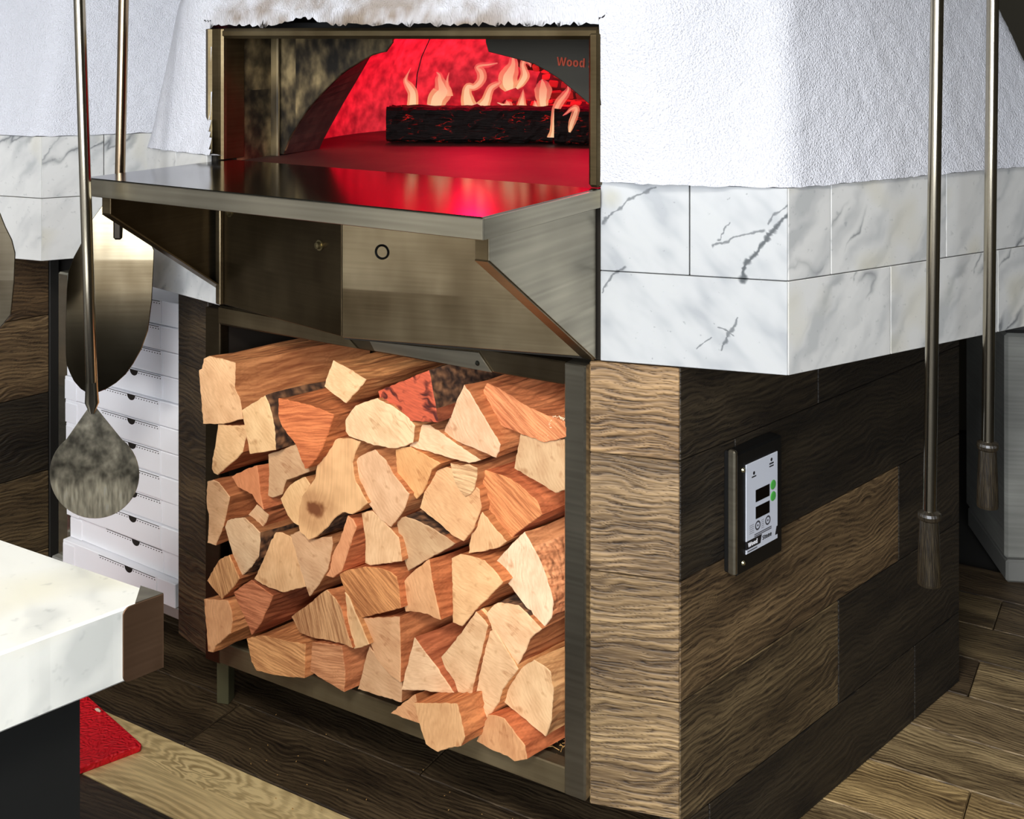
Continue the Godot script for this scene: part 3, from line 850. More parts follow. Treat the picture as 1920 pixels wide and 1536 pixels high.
func make_log(d: Array, index: int) -> void:
	var poly := path2(d[1])
	var z0: float = d[2]
	var skew: float = 0.33 + d[7]
	var length := 0.30
	var count := poly.size()
	var cen := Vector2.ZERO
	for p in poly:
		cen += p / count
	var nz := noise(FastNoiseLite.TYPE_SIMPLEX_SMOOTH, 1.0, 100 + index, 2)
	var tilt := Vector2(rng.randf_range(-0.10, 0.10), rng.randf_range(-0.12, 0.06))
	# outline with about 6 mm steps and a slightly ragged edge
	var P := PackedVector2Array()
	var edge := []
	for i in count:
		var a := poly[i]
		var b := poly[(i + 1) % count]
		var n := maxi(1, int(a.distance_to(b) / 0.006))
		var side := (b - a).orthogonal().normalized()
		for k in n:
			var q := a.lerp(b, float(k) / n)
			if k > 0:
				q += side * (nz.get_noise_1d((i * 17 + k) * 0.9) * 0.0016)
			P.append(q); edge.append(i)
	var N := P.size()
	var out := PackedVector2Array()
	for i in N:
		var e := (P[(i + 1) % N] - P[(i + N - 1) % N]).normalized()
		out.append(Vector2(-e.y, e.x))      # the outlines run clockwise
	var has_bark: bool = d[6] != ""
	var barked := [0, 0]
	if has_bark:
		barked = [int(d[6].split(",")[0]), int(d[6].split(",")[1])]
	var steps := [0.0015, 0.006, 0.018, 0.05, 0.09, 0.14, 0.2, 0.25, length]
	var rings := []
	var face := []
	for i in N:
		var q := P[i] - out[i] * 0.0010
		face.append(Vector3(q.x, q.y, z0 + tilt.dot(q - cen)))
	var perim := 0.0
	var per := []
	for i in N:
		per.append(perim)
		perim += P[i].distance_to(P[(i + 1) % N])
	for dz in steps:
		var row := []
		var ramp := clampf((dz - 0.0015) / 0.03, 0.0, 1.0)
		for i in N:
			var fib: float = absf(nz.get_noise_2d(per[i] * 130.0, dz * 5.0)) * 0.0030 + absf(nz.get_noise_2d(per[i] * 40.0 + 50.0, dz * 7.0)) * 0.0045
			var q := P[i] - out[i] * ramp * fib
			var on_bark: bool = has_bark and edge[i] >= barked[0] and edge[i] < barked[1]
			if on_bark:
				q = P[i] + out[i] * (0.0012 + nz.get_noise_2d(per[i] * 160.0, dz * 120.0) * 0.0028) * clampf((dz - 0.001) / 0.004, 0.0, 1.0)
			row.append(Vector3(q.x + skew * dz, q.y + nz.get_noise_1d(dz * 8.0) * 0.004 * ramp, z0 + tilt.dot(P[i] - cen) - dz))
		rings.append(row)
	var cut := M.new()
	var ca := cos(deg_to_rad(d[5]))
	var sa := sin(deg_to_rad(d[5]))
	var uo := Vector2(rng.randf_range(-0.12, 0.12), rng.randf_range(-0.12, 0.12))
	if index == 12:
		uo = Vector2.ZERO
	var fl := PackedVector2Array()
	for p in face:
		fl.append(Vector2(p.x, p.y))
	var tr := Geometry2D.triangulate_polygon(fl)
	for k in range(0, tr.size(), 3):
		cut.tri(face[tr[k]], face[tr[k + 1]], face[tr[k + 2]], Vector3(0, 0, 1))
	for i in N:
		var j := (i + 1) % N
		cut.quad(face[i], face[j], rings[0][j], rings[0][i], Vector3(out[i].x, out[i].y, 1))
	for i in cut.v.size():
		var p := cut.v[i]
		var pc := Vector2(p.x, p.y) - cen
		cut.uv[i] = Vector2(pc.x * ca - pc.y * sa, pc.x * sa + pc.y * ca) / 0.26 + Vector2(0.5, 0.5) + uo
	var side := M.new()
	var bark := M.new()
	for r in steps.size() - 1:
		for i in N:
			var j := (i + 1) % N
			var on_bark: bool = has_bark and edge[i] >= barked[0] and edge[i] < barked[1]
			var m := bark if on_bark else side
			var s0 := m.v.size()
			var o3 := Vector3(out[i].x, out[i].y, 0)
			m.quad(rings[r][i], rings[r][j], rings[r + 1][j], rings[r + 1][i], o3)
			for k in range(s0, m.v.size()):
				var p := m.v[k]
				var at_j := p.is_equal_approx(rings[r][j]) or p.is_equal_approx(rings[r + 1][j])
				m.uv[k] = Vector2(0.05 + (z0 - p.z) / 0.36, 0.01 + (per[i] + (P[i].distance_to(P[j]) if at_j else 0.0)) / 0.55)
	var bt := Geometry2D.triangulate_polygon(P)
	for k in range(0, bt.size(), 3):
		side.tri(rings[-1][bt[k]], rings[-1][bt[k + 1]], rings[-1][bt[k + 2]], Vector3(0, 0, -1))
	var at := RACK * Vector3(cen.x + skew * 0.15, poly[0].y, z0 - 0.15)
	var lowest := 9.0
	for p in poly:
		lowest = minf(lowest, p.y)
	at.y = lowest
	var t := thing("split_log", d[0], "log", Transform3D(RACK.basis, at), "split firewood logs stacked in the rack")
	part("split_side", side, mat((d[4] as Color).lerp(Color(1.0, 0.63, 0.37), 0.34).lerp(d[3], 0.16), 0.75, 0.0, {"tex": T.split, "bump": T.split, "deep": 0.2}), t, RACK)
	var ends: Texture2D = T.split if index in [2, 8, 10, 11, 29, 43, 45, 46, 48, 49] else T.cut
	if index == 5:
		ends = T.stained
	elif index == 12:
		ends = T.knot
	var tint := (d[3] as Color).lerp(Color(1.0, 0.84, 0.66), 0.14) * Color(1.0, 0.965, 0.93)
	part("cut_end", cut, mat(tint, 0.8, 0.0, {"tex": ends, "bump": ends, "deep": 0.16}), t, RACK)
	if has_bark:
		part("bark", bark, mat(Color(1.0, 0.70, 0.50), 0.9, 0.0, {"tex": T.split, "bump": T.bark, "deep": 0.7}) if index == 32 else mat(Color(0.86, 0.74, 0.62), 0.95, 0.0, {"tex": T.bark, "bump": T.bark, "deep": 0.4}), t, RACK)

	if index == 8:   # torn white fibres at its right end
		var fr := M.new()
		for k in 60:
			var y := rng.randf_range(0.0, 1.0)
			var p := Vector3(lerpf(-0.062, -0.038, rng.randf()), lerpf(0.774, 0.806, y), z0 + 0.001 + (0.0 if y < 0.9 else -0.004))
			fr.tube([p, p + Vector3(rng.randf_range(-0.012, 0.012), rng.randf_range(-0.008, 0.010), rng.randf_range(0.001, 0.006))], [0.0012, 0.0004], 5)
		var ff := part("frayed_fibres", fr, mat(Color(0.97, 0.86, 0.70), 0.9), t, RACK)
		ff.set_meta("kind", "stuff")

func firewood() -> void:
	var logs := [
	["biggest split log, with a wide brown side, top left corner of the stack", "-818,788 -810,792 -806,812 -792,819 -763,819 -722,816 -722,768 -707,747 -699,712 -749,694 -803,685", 0.077, Color8(238, 196, 148), Color8(176, 116, 72), 40, "", 0.00],
	["pale split log edged in dark bark, under the biggest log at top left", "-697,731 -673,747 -637,769 -629,758 -621,738 -614,714 -612,670 -646,659 -677,650", 0.084, Color8(250, 214, 160), Color8(140, 84, 50), 45, "2,6", 0.00],
	["bright orange split log with a pointed lower end and a pale top", "-608,767 -577,766 -538,764 -510,759 -484,753 -495,721 -507,691 -521,667 -540,647 -545,646 -559,672 -567,687 -587,704 -601,720 -608,736", 0.076, Color8(236, 136, 82), Color8(196, 120, 76), -8, "", 0.00],
	["cream diamond-ended split log, topmost in the middle of the stack", "-495,849 -452,840 -411,829 -434,802 -457,779 -486,788 -513,799 -508,817 -503,831", 0.063, Color8(246, 208, 160), Color8(196, 136, 82), 12, "", 0.00],
	["whitish oval-ended log with a diagonal crack, partly under the dark red log", "-470,742 -459,758 -447,772 -420,784 -399,793 -360,781 -331,767 -319,755 -324,724 -342,714 -364,707 -408,705 -442,710 -463,713 -470,721", 0.050, Color8(248, 218, 174), Color8(186, 130, 84), 38, "13,15", 0.00],
	["dark red split log with blackish stains on its cut end", "-407,801 -364,822 -323,842 -290,858 -284,840 -278,817 -271,795 -266,772 -306,766 -346,759 -392,753 -398,774", 0.045, Color8(206, 92, 62), Color8(92, 44, 28), 8, "3,6", 0.00],
	["flat whitish splinter-edged log wedged between the dark red log and the cream block", "-334,752 -300,755 -247,732 -194,711 -217,702 -259,705 -299,709 -339,711 -331,733", 0.030, Color8(242, 210, 172), Color8(190, 128, 84), 14, "", 0.00],
	["large smooth cream log end just left of the long orange log at top right", "-228,837 -212,820 -190,793 -168,767 -152,747 -155,734 -162,722 -201,727 -240,732 -277,738 -271,756 -255,784 -242,813", 0.025, Color8(238, 200, 164), Color8(190, 112, 66), 50, "", 0.00],
	["long orange split log with frayed white fibres, top right under the steel rail", "-211,812 -205,826 -199,837 -174,833 -108,811 -58,804 -32,801 -32,777 -53,767 -76,759 -126,764 -169,770 -191,791", 0.006, Color8(240, 160, 112), Color8(232, 140, 96), 30, "", -0.12],
	["grey weathered log with a rough mossy edge, beside the right post", "-128,761 -100,760 -76,759 -32,773 -32,720 -34,687 -56,676 -95,687 -141,699 -138,717", 0.006, Color8(206, 176, 136), Color8(150, 110, 70), 70, "2,5", 0.00],
	["large orange striped log against the right post, under the grey weathered log", "-211,680 -196,688 -169,686 -144,683 -121,672 -104,661 -92,654 -83,633 -100,618 -128,595 -151,572 -180,594 -207,615 -213,645", 0.006, Color8(240, 160, 104), Color8(226, 120, 82), 38, "", 0.00],
	["small pale tooth-shaped log, hanging point down left of the large orange striped log", "-253,697 -235,696 -216,701 -200,697 -202,677 -207,658 -215,647 -225,641 -235,650 -242,659 -249,677", 0.029, Color8(242, 212, 170), Color8(180, 120, 76), 5, "", 0.00],
	["large tan log with a dark round knot, left of the middle of the stack", "-493,702 -463,707 -441,705 -451,686 -457,665 -449,636 -433,616 -418,600 -434,585 -451,574 -467,575 -478,569 -491,558 -506,539 -525,521 -543,511 -565,522 -570,538 -570,564 -565,586 -552,604 -538,623 -535,650 -525,678 -511,692", 0.057, Color8(236, 190, 136), Color8(206, 156, 108), 85, "10,14", 0.00],
	["leaf-shaped tan log, second from the top against the left edge", "-771,688 -733,692 -692,701 -691,684 -698,649 -712,634 -730,620 -747,605 -761,594 -771,595 -778,602 -779,622 -774,644", 0.079, Color8(246, 208, 156), Color8(170, 84, 46), 12, "", 0.00],
	["dull grey-tan notched log, under the bright orange pointed log", "-649,649 -613,665 -580,680 -567,656 -551,633 -580,618 -604,608 -610,592 -613,580 -634,570 -646,572 -645,611", 0.062, Color8(214, 178, 138), Color8(150, 104, 66), 25, "", 0.00],
	["reddish split log with a dark burl, above the narrow fluted log at left", "-732,594 -703,611 -671,626 -664,608 -658,575 -647,549 -666,559 -677,571 -696,574 -714,577", 0.075, Color8(222, 142, 94), Color8(206, 120, 80), 55, "", 0.12],
	["narrow cream log with fluted red sides, third from the top against the left edge", "-789,576 -774,582 -759,580 -731,557 -739,531 -747,506 -760,477 -774,451 -796,451 -791,483 -789,511 -793,521 -793,546", 0.079, Color8(244, 200, 154), Color8(172, 98, 58), 8, "", 0.05],
	["tiny arrowhead-shaped log end, smallest of the stack, below the dark burl", "-697,524 -678,547 -664,542 -647,534 -653,518 -663,504 -670,510 -678,518", 0.065, Color8(228, 192, 152), Color8(170, 92, 58), 40, "", 0.00],
	["cream ragged-edged log tucked behind the left side of the large knotted log", "-620,570 -608,587 -598,599 -579,612 -562,621 -549,609 -556,591 -567,575 -571,554 -566,525 -587,531 -602,542 -612,556", 0.060, Color8(248, 208, 152), Color8(180, 124, 78), 50, "9,13", 0.00],
	["pale log with a V-shaped crack and dark bark on its lower right", "-751,492 -744,506 -722,516 -694,524 -673,516 -653,505 -655,482 -659,458 -680,431 -706,408 -720,420 -733,447 -743,472", 0.076, Color8(246, 216, 176), Color8(120, 74, 40), 18, "5,9", 0.00],
	["two-toned log, grey and yellow, left of the heart-shaped log", "-633,502 -617,505 -598,502 -589,494 -572,455 -557,418 -609,396 -636,397 -659,399 -680,406 -668,429 -659,448 -645,481", 0.063, Color8(246, 202, 150), Color8(120, 84, 48), 80, "", 0.00],
	["heart-shaped dull tan log pointing down, under the large knotted log", "-596,506 -574,518 -557,515 -539,509 -518,517 -502,521 -499,508 -503,484 -507,461 -525,430 -545,404 -558,427 -571,454 -583,481", 0.059, Color8(222, 182, 142), Color8(150, 98, 58), 20, "", 0.00],
	["narrow leaning orange log with bright red side, right of the heart-shaped log", "-468,565 -457,560 -449,548 -459,523 -468,497 -475,477 -482,459 -500,444 -517,445 -509,470 -498,495 -485,518", 0.050, Color8(236, 166, 118), Color8(210, 112, 70), 65, "", 0.10],
	["smooth pale square-bottomed log, under the long pale diagonal log", "-444,571 -432,577 -419,581 -388,568 -354,550 -348,529 -345,510 -382,496 -419,483 -432,484 -432,510 -434,532", 0.044, Color8(244, 206, 160), Color8(214, 140, 92), 85, "", 0.00],
	["grey-brown speckled quarter-round log in the centre of the stack", "-364,579 -345,586 -327,584 -292,576 -267,567 -244,557 -267,540 -292,523 -318,504 -342,487 -351,510 -357,536", 0.035, Color8(206, 174, 134), Color8(170, 96, 60), 30, "1,4", 0.00],
	["long pale diagonal log, right of the large knotted log", "-464,662 -441,679 -413,694 -385,680 -367,659 -348,646 -330,633 -335,618 -342,601 -355,583 -369,566 -393,573 -411,585 -430,603 -447,624 -455,642", 0.045, Color8(238, 198, 158), Color8(196, 130, 84), 50, "", 0.00],
	["orange-tan kite-shaped log, under the whitish splinter-edged log", "-369,701 -354,708 -334,713 -298,706 -265,698 -286,682 -292,667 -298,653 -309,635 -322,621 -344,640 -367,659", 0.039, Color8(244, 186, 122), Color8(190, 122, 74), 50, "", 0.00],
	["wide tan log behind the small tooth-shaped log", "-315,607 -310,627 -305,648 -295,663 -285,676 -267,685 -252,684 -226,672 -199,658 -193,629 -200,608 -209,586 -224,567 -248,573 -270,586 -293,596", 0.030, Color8(230, 184, 134), Color8(190, 120, 76), 28, "", 0.00],
	["small tan fan-shaped log, directly left under the large orange striped log", "-214,586 -203,605 -194,620 -170,597 -146,578 -160,565 -173,559 -198,549 -221,542 -218,564", 0.021, Color8(236, 194, 144), Color8(180, 122, 74), 78, "", 0.00],
	["orange deeply striped block, just left of the two-faced log with a red side", "-491,452 -471,463 -434,478 -397,486 -374,486 -356,480 -351,453 -348,425 -392,404 -439,382 -459,400 -477,420", 0.047, Color8(238, 172, 112), Color8(206, 120, 78), 35, "", 0.00],
	["tan log with a broad red-orange right side, in the centre below the grey-brown one", "-361,455 -345,475 -325,495 -306,511 -294,521 -289,485 -281,451 -272,417 -287,417 -301,420 -324,417 -349,411 -357,432", 0.035, Color8(238, 184, 132), Color8(220, 120, 72), 60, "", 0.00],
	["yellow-tan log with fine level lines, left of the large white log", "-256,526 -237,538 -211,540 -186,540 -164,527 -147,512 -176,479 -206,447 -220,428 -233,412 -253,413 -254,468", 0.026, Color8(246, 202, 148), Color8(204, 120, 72), 8, "", 0.00],
	["large white log with a shaggy fibrous side, against the right post", "-181,526 -158,553 -137,576 -116,598 -100,575 -86,554 -76,533 -67,510 -62,485 -66,461 -79,443 -87,438 -100,449 -110,462 -129,479 -149,497 -166,511", 0.006, Color8(248, 224, 192), Color8(214, 140, 92), 80, "4,9", 0.00],
	["pale log with curved saw lines, right below the large white log", "-187,444 -178,456 -166,466 -146,470 -126,471 -104,458 -80,442 -101,421 -109,398 -126,367 -141,381 -157,395 -174,420", 0.018, Color8(244, 206, 162), Color8(160, 96, 56), 25, "2,5", 0.00],
	["tall pale log, left half of the two narrow upright logs near the bottom", "-276,348 -263,364 -250,381 -228,411 -205,445 -192,439 -178,429 -181,419 -188,387 -196,355 -205,315 -214,280 -230,282 -236,301 -245,317 -257,326 -268,334", 0.030, Color8(242, 206, 160), Color8(200, 130, 84), 14, "", 0.00],
	["tall pale log, right half of the two narrow upright logs near the bottom", "-178,417 -168,422 -156,409 -137,390 -118,370 -133,349 -149,327 -154,305 -170,280 -188,258 -198,267 -205,277 -204,295 -202,309 -196,342 -187,383", 0.027, Color8(244, 208, 162), Color8(240, 186, 124), 14, "", 0.00],
	["largest pale log of the bottom right corner, with a striped yellow right side", "-161,297 -144,327 -125,358 -110,375 -92,390 -72,386 -59,380 -54,346 -57,319 -60,294 -72,263 -94,271 -117,280 -140,288", 0.016, Color8(244, 210, 162), Color8(238, 196, 140), 60, "", 0.00],
	["bottom right log with a red side, resting on the steel rail", "-196,228 -183,257 -172,282 -156,286 -139,286 -119,268 -99,251 -96,229 -120,217 -134,222 -155,222 -175,224", 0.037, Color8(226, 170, 118), Color8(206, 104, 66), 85, "", 0.00],
	["blocky tan log jutting out furthest over the bottom rail", "-292,292 -250,303 -207,313 -198,288 -191,261 -199,243 -222,234 -243,221 -257,224 -267,228 -277,250 -285,273", 0.085, Color8(232, 184, 130), Color8(220, 140, 90), 88, "", 0.00],
	["small wedge-shaped log, peeking out left of the blocky jutting log", "-367,234 -344,257 -318,279 -309,252 -304,232 -318,232 -342,232", 0.050, Color8(230, 176, 126), Color8(190, 120, 74), 30, "", 0.00],
	["whitish triangle-ended log with a glossy red side, near the bottom centre", "-329,371 -308,354 -285,337 -262,317 -240,298 -276,291 -310,285 -351,276 -346,299 -342,317 -336,343", 0.038, Color8(248, 214, 172), Color8(206, 98, 62), -12, "", 0.00],
	["pink-tan quarter-round log with a curved crack, left of the whitish triangle", "-442,378 -401,391 -357,404 -355,374 -352,342 -351,317 -350,291 -371,296 -389,305 -405,315 -424,343", 0.043, Color8(232, 184, 138), Color8(196, 116, 72), 20, "", 0.00],
	["dull triangular log standing on the bottom rail, under the pink-tan quarter-round", "-424,333 -409,319 -391,303 -373,294 -352,287 -353,267 -354,250 -385,249 -415,247 -452,246 -442,276 -435,302", 0.040, Color8(224, 184, 142), Color8(150, 100, 64), 15, "", 0.00],
	["fan-shaped ridged log, above the two logs at the bottom left", "-605,343 -580,364 -555,384 -535,403 -513,420 -491,410 -477,396 -462,358 -453,343 -448,332 -469,332 -503,328 -540,321 -561,319 -584,319", 0.054, Color8(236, 190, 142), Color8(206, 126, 80), 70, "", 0.00],
	["slim cream stick-like log, right of the fan-shaped ridged log", "-477,421 -469,416 -456,399 -444,383 -429,362 -416,344 -432,334 -449,327 -459,350 -469,376", 0.050, Color8(244, 208, 156), Color8(200, 150, 96), 65, "", 0.00],
	["pink two-faced block, second from the left along the bottom rail", "-545,315 -509,322 -477,326 -474,304 -471,280 -474,240 -513,248 -552,258 -548,288", 0.055, Color8(234, 172, 128), Color8(214, 134, 92), -8, "", 0.00],
	["brick-shaped tan log with a frayed top, first along the bottom rail from the left", "-701,285 -676,296 -656,301 -609,305 -557,311 -557,281 -557,249 -589,242 -628,235 -673,231 -687,245 -695,268", 0.066, Color8(240, 184, 126), Color8(224, 160, 108), 8, "", 0.00],
	["lowest log against the left edge, beside the brick-shaped tan log", "-797,344 -771,349 -737,355 -727,338 -723,319 -727,295 -747,277 -764,261 -769,249 -781,248 -789,298", 0.084, Color8(234, 176, 126), Color8(228, 164, 112), 75, "", 0.00],
	["salmon banded log with a dark side, second lowest near the left edge", "-735,366 -712,384 -687,402 -657,396 -625,390 -639,362 -658,327 -679,301 -692,318 -712,339", 0.072, Color8(232, 150, 110), Color8(112, 52, 34), -4, "", 0.00],
	["tan four-sided log with upright grain, against the left edge below the fluted log", "-795,378 -776,408 -758,430 -733,444 -719,424 -705,405 -728,378 -754,352 -775,365", 0.079, Color8(242, 192, 138), Color8(160, 98, 58), 70, "", 0.00],
	["small yellow split wedge, filling the gap above the two narrow upright logs", "-213,438 -197,448 -186,441 -176,419 -187,420 -199,430", 0.014, Color8(250, 216, 156), Color8(220, 170, 110), 40, "", 0.00],
	["small round branch end, tucked behind the dark red log", "-352,825 -331,832 -314,835 -314,825 -331,819 -348,814", -0.050, Color8(190, 130, 70), Color8(120, 66, 36), 10, "0,5", 0.00],
	]
	for i in logs.size():
		make_log(logs[i], i)

# ---------------------------------------------------------------- fire
func red_light(p: Vector3, e: float, c: Color) -> void:
	var l := OmniLight3D.new()
	l.name = "fire_light"
	l.position = p
	l.light_energy = e
	l.light_color = c
	l.omni_range = 8.0
	l.omni_attenuation = 2.0
	l.light_size = 0.05
	l.shadow_enabled = true
	add_child(l, true)

func fire() -> void:
	var red := Color(1.0, 0.035, 0.24)
	red_light(Vector3(-0.10, 1.51, -2.93), 0.20, red)
	red_light(Vector3(0.20, 1.51, -2.86), 0.16, red)
	var char_mat := mat(Color(0.06, 0.035, 0.03), 0.7, 0.0, {"tex": T.split, "bump": T.split, "deep": 0.5, "glow": Color(1.0, 0.10, 0.05), "gtex": T.ember, "power": 1.3, "spec": 0.25})
	var spots := [
		[Vector3(-0.299, 1.19, -2.80), Vector3(0.10, 1.19, -2.77), "long charred log burning across the oven mouth", 0.088, 0.10],
		[Vector3(0.106, 1.19, -2.74), Vector3(0.34, 1.19, -2.70), "blackened log end at the right of the oven mouth", 0.088, 0.09],
	]
	for s in spots:
		var t := thing("fire_log", s[2], "log", Transform3D(Basis(), s[0]))
		var d: Vector3 = (s[1] - s[0])
		var xf := Transform3D(Basis(d.normalized(), Vector3.UP, d.normalized().cross(Vector3.UP)), s[0])
		var nz := noise(FastNoiseLite.TYPE_SIMPLEX_SMOOTH, 1.0, 61, 3)
		var L := d.length()
		var m := M.new()
		m.us = Vector2(3, 5)
		var sec := []
		for k in 28:
			var a := TAU * k / 28.0
			var q := Vector2(clampf(cos(a) * 1.35, -1, 1), clampf(sin(a) * 1.35, -1, 1)) / 2.0
			sec.append(Vector2(q.x * s[4], (q.y + 0.5) * s[3]))
		var rows := []
		for i in 31:
			var x := L * i / 30.0
			var row := []
			for k in 28:
				var q: Vector2 = sec[k]
				var w: float = 0.004 * nz.get_noise_3d(x * 30.0, q.x * 60.0, q.y * 60.0) - 0.005 * pow(clampf(1.0 - absf(nz.get_noise_3d(x * 16.0, q.x * 20.0, q.y * 20.0)) * 6.0, 0.0, 1.0), 2.0)
				var o := (q - Vector2(0, s[3] / 2.0)).normalized() * (w - 0.003)
				row.append(Vector3(x, maxf(0.0, q.y + o.y), q.x + o.x))
			rows.append(row)
		for i in 30:
			for k in 28:
				var c := (k + 1) % 28
				m.quad(rows[i][k], rows[i][c], rows[i + 1][c], rows[i + 1][k], Vector3(0, sec[k].y - s[3] / 2.0, sec[k].x))
		for k in range(1, 27):
			m.tri(rows[0][0], rows[0][k], rows[0][k + 1], Vector3(-1, 0, 0))
			m.tri(rows[30][0], rows[30][k], rows[30][k + 1], Vector3(1, 0, 0))
		part("charred_wood", m, char_mat, t, xf)
	# logs burnt down to glowing blocks, piled behind
	var core := mat(Color(0.04, 0.02, 0.02), 0.9, 0.0, {"glow": Color(1.0, 0.04, 0.04), "power": 0.05})
	var piles := [
		[Vector3(-0.02, 1.235, -2.99), Vector3(0.34, 1.235, -2.88), 0.045, "lowest glowing ember log, behind the charred log"],
		[Vector3(0.08, 1.315, -3.02), Vector3(0.38, 1.30, -2.88), 0.042, "middle glowing ember log, resting on the lowest one"],
		[Vector3(0.03, 1.40, -3.06), Vector3(0.36, 1.36, -2.92), 0.042, "topmost glowing ember log at the back of the fire"],
	]
	for s in piles:
		var t := thing("fire_ember_log", s[3], "log", Transform3D(Basis(), (s[0] + s[1]) / 2.0 - Vector3(0, s[2], 0)))
		part("ember_core", M.new().tube([s[0], s[1]], [s[2], s[2]], 12), core, t)
		var d: Vector3 = (s[1] - s[0]).normalized()
		var b := Basis(d, d.cross(Vector3.UP).cross(d).normalized(), d.cross(Vector3.UP).normalized())
		for i in 10:
			for k in 6:
				var ang := -0.9 + k * 0.52
				var glow := rng.randf()
				var at: Vector3 = (s[0] as Vector3).lerp(s[1], (i + 0.5 + 0.3 * (k % 2)) / 10.5)
				var bb := b * Basis(Vector3.RIGHT, -ang + rng.randf_range(-0.1, 0.1)) * Basis(Vector3(rng.randf() - 0.5, rng.randf() - 0.5, 1.0).normalized(), rng.randf_range(-0.22, 0.22))
				var w := rng.randf_range(0.008, 0.0165)
				var e := M.new().box(Vector3(-w, -rng.randf_range(0.009, 0.0115), s[2] - 0.006), Vector3(w, rng.randf_range(0.009, 0.0115), s[2] + rng.randf_range(0.001, 0.007)), 0.003)
				part("glowing_ember", e, mat(Color(0.32, 0.14, 0.12), 0.9, 0.0, {"glow": Color(1.0, 0.10, 0.10), "power": [0.05, 0.16, 0.32, 0.5][int(glow * 3.99)]}), t, Transform3D(bb, at))
	var flames := [
		["thin flame with a curled tip, leftmost on the burning log", 2860, "-248,1273,10.9 -247,1291,10.3 -248,1306,9.7 -256,1320,8.7 -265,1334,5.3 -263,1345,2.8 -258,1356,1.6 -252,1367,0.5"],
		["broad soft flame, second from the left on the burning log", 2870, "-191,1271,17.2 -186,1290,18.8 -174,1306,18.8 -176,1321,13.5 -181,1337,9.4 -182,1349,5.6 -189,1356,1.6"],
		["wispy side tongue of flame beside the broad soft flame", 2880, "-158,1296,7.8 -159,1308,6.3 -163,1324,4.1 -162,1340,2.2 -158,1355,0.6"],
		["tall hooked flame bending right over the middle of the burning log", 2860, "-107,1272,15.6 -111,1287,13.1 -113,1306,9.4 -109,1320,7.5 -95,1319,6.9 -81,1330,8.1 -75,1344,9.4 -78,1358,9.0 -87,1368,5.6 -76,1373,5.6 -58,1375,5.3 -36,1379,1.6"],
		["forked flame leaning right, in the middle of the burning log", 2870, "-73,1270,14.1 -64,1287,9.4 -59,1303,8.1 -52,1317,7.5 -39,1325,6.3 -30,1331,3.4 -34,1339,0.8"],
		["largest flame, rising high in front of the glowing embers", 2980, "-5,1307,11.4 -10,1323,19.5 -10,1339,19.5 -3,1355,16.2 3,1372,10.4 3,1385,8.1 2,1394,4.9"],
		["looped flame high on the right, before the ember pile", 3000, "12,1309,3.3 25,1325,8.2 34,1342,9.8 31,1358,7.2 28,1371,5.9 34,1383,6.5 46,1374,3.9 49,1365,1.0"],
		["upright leaf-shaped flame at the right end of the burning log", 2870, "80,1263,7.8 77,1281,10.9 77,1296,15.0 78,1312,17.5 77,1326,12.5 75,1337,3.1"],
		["tall bright flame climbing between the two charred logs", 2715, "102,1207,14.8 102,1225,9.5 101,1242,7.4 102,1260,7.1 105,1275,7.7 113,1291,8.3 125,1306,7.4 133,1319,5.3 132,1328,0.9"],
		["slender flame at the foot of the tall bright flame", 2710, "117,1207,8.9 121,1222,5.0 120,1237,3.8 117,1252,2.1 115,1264,0.6"],
		["flame curling back on itself, rightmost in the oven mouth", 2690, "135,1221,2.1 138,1234,5.0 142,1247,6.7 148,1262,7.3 150,1277,6.5 139,1275,3.8 128,1266,2.3 119,1260,0.6"],
		["low flat flame licking the top of the burning log", 2860, "-14,1269,20.3 -11,1277,9.4 -14,1286,1.2"],
		["small pointed flame left of the leaf-shaped flame", 2870, "24,1268,10.9 25,1284,7.2 27,1299,4.1 28,1313,0.8"],
		["smallest flame, just left of the leaf-shaped flame's foot", 2860, "59,1266,7.8 59,1275,5.6 56,1286,0.8"],
	]
	var fm := StandardMaterial3D.new()
	fm.shading_mode = BaseMaterial3D.SHADING_MODE_UNSHADED
	fm.vertex_color_use_as_albedo = true
	fm.transparency = BaseMaterial3D.TRANSPARENCY_ALPHA
	fm.cull_mode = BaseMaterial3D.CULL_DISABLED
	for f in flames:
		var raw := []
		var rr := []
		for q in f[2].split(" "):
			var c = q.split(",")
			raw.append(Vector3(float(c[0]), float(c[1]), -f[1]) * 0.001)
			rr.append(float(c[2]) * 0.001)
		var cv := Curve3D.new()
		for i in raw.size():
			var tan3: Vector3 = (raw[mini(i + 1, raw.size() - 1)] - raw[maxi(i - 1, 0)]) / 6.0
			cv.add_point(raw[i], -tan3, tan3)
		var pts := []
		var rad := []
		var cols := []
		for i in raw.size() - 1:
			for k in 4:
				var t := k / 4.0
				pts.append(cv.sample(i, t)); rad.append(lerpf(rr[i], rr[i + 1], smoothstep(0.0, 1.0, t)))
		pts.append(raw[-1]); rad.append(rr[-1])
		var fl := thing("flame", f[0], "flame", Transform3D(Basis(), pts[0]), "flames of the oven fire")
		for layer in [["flame_envelope", 1.3, 0.6], ["flame_core", 0.78, 0.85]]:
			var lr := []
			var lc := []
			for i in pts.size():
				var t := float(i) / (pts.size() - 1)
				var c := Color(1.0, 0.42, 0.20).lerp(Color(1.0, 0.24, 0.15), smoothstep(0.0, 0.5, t)).lerp(Color(0.95, 0.07, 0.09), smoothstep(0.5, 1.0, t))
				if layer[0] == "flame_core":
					c = Color(1.0, 0.86, 0.52).lerp(Color(1.0, 0.46, 0.27), smoothstep(0.1, 0.75, t))
				c.a = layer[2] * lerpf(1.0, 0.6, t)
				lc.append(c)
				lr.append(rad[i] * layer[1] * (1.0 if layer[0] == "flame_envelope" else 1.0 - 0.5 * t))
			var m := M.new()
			m.tinted = true
			m.tube(pts, lr, 12, 0.45, lc)
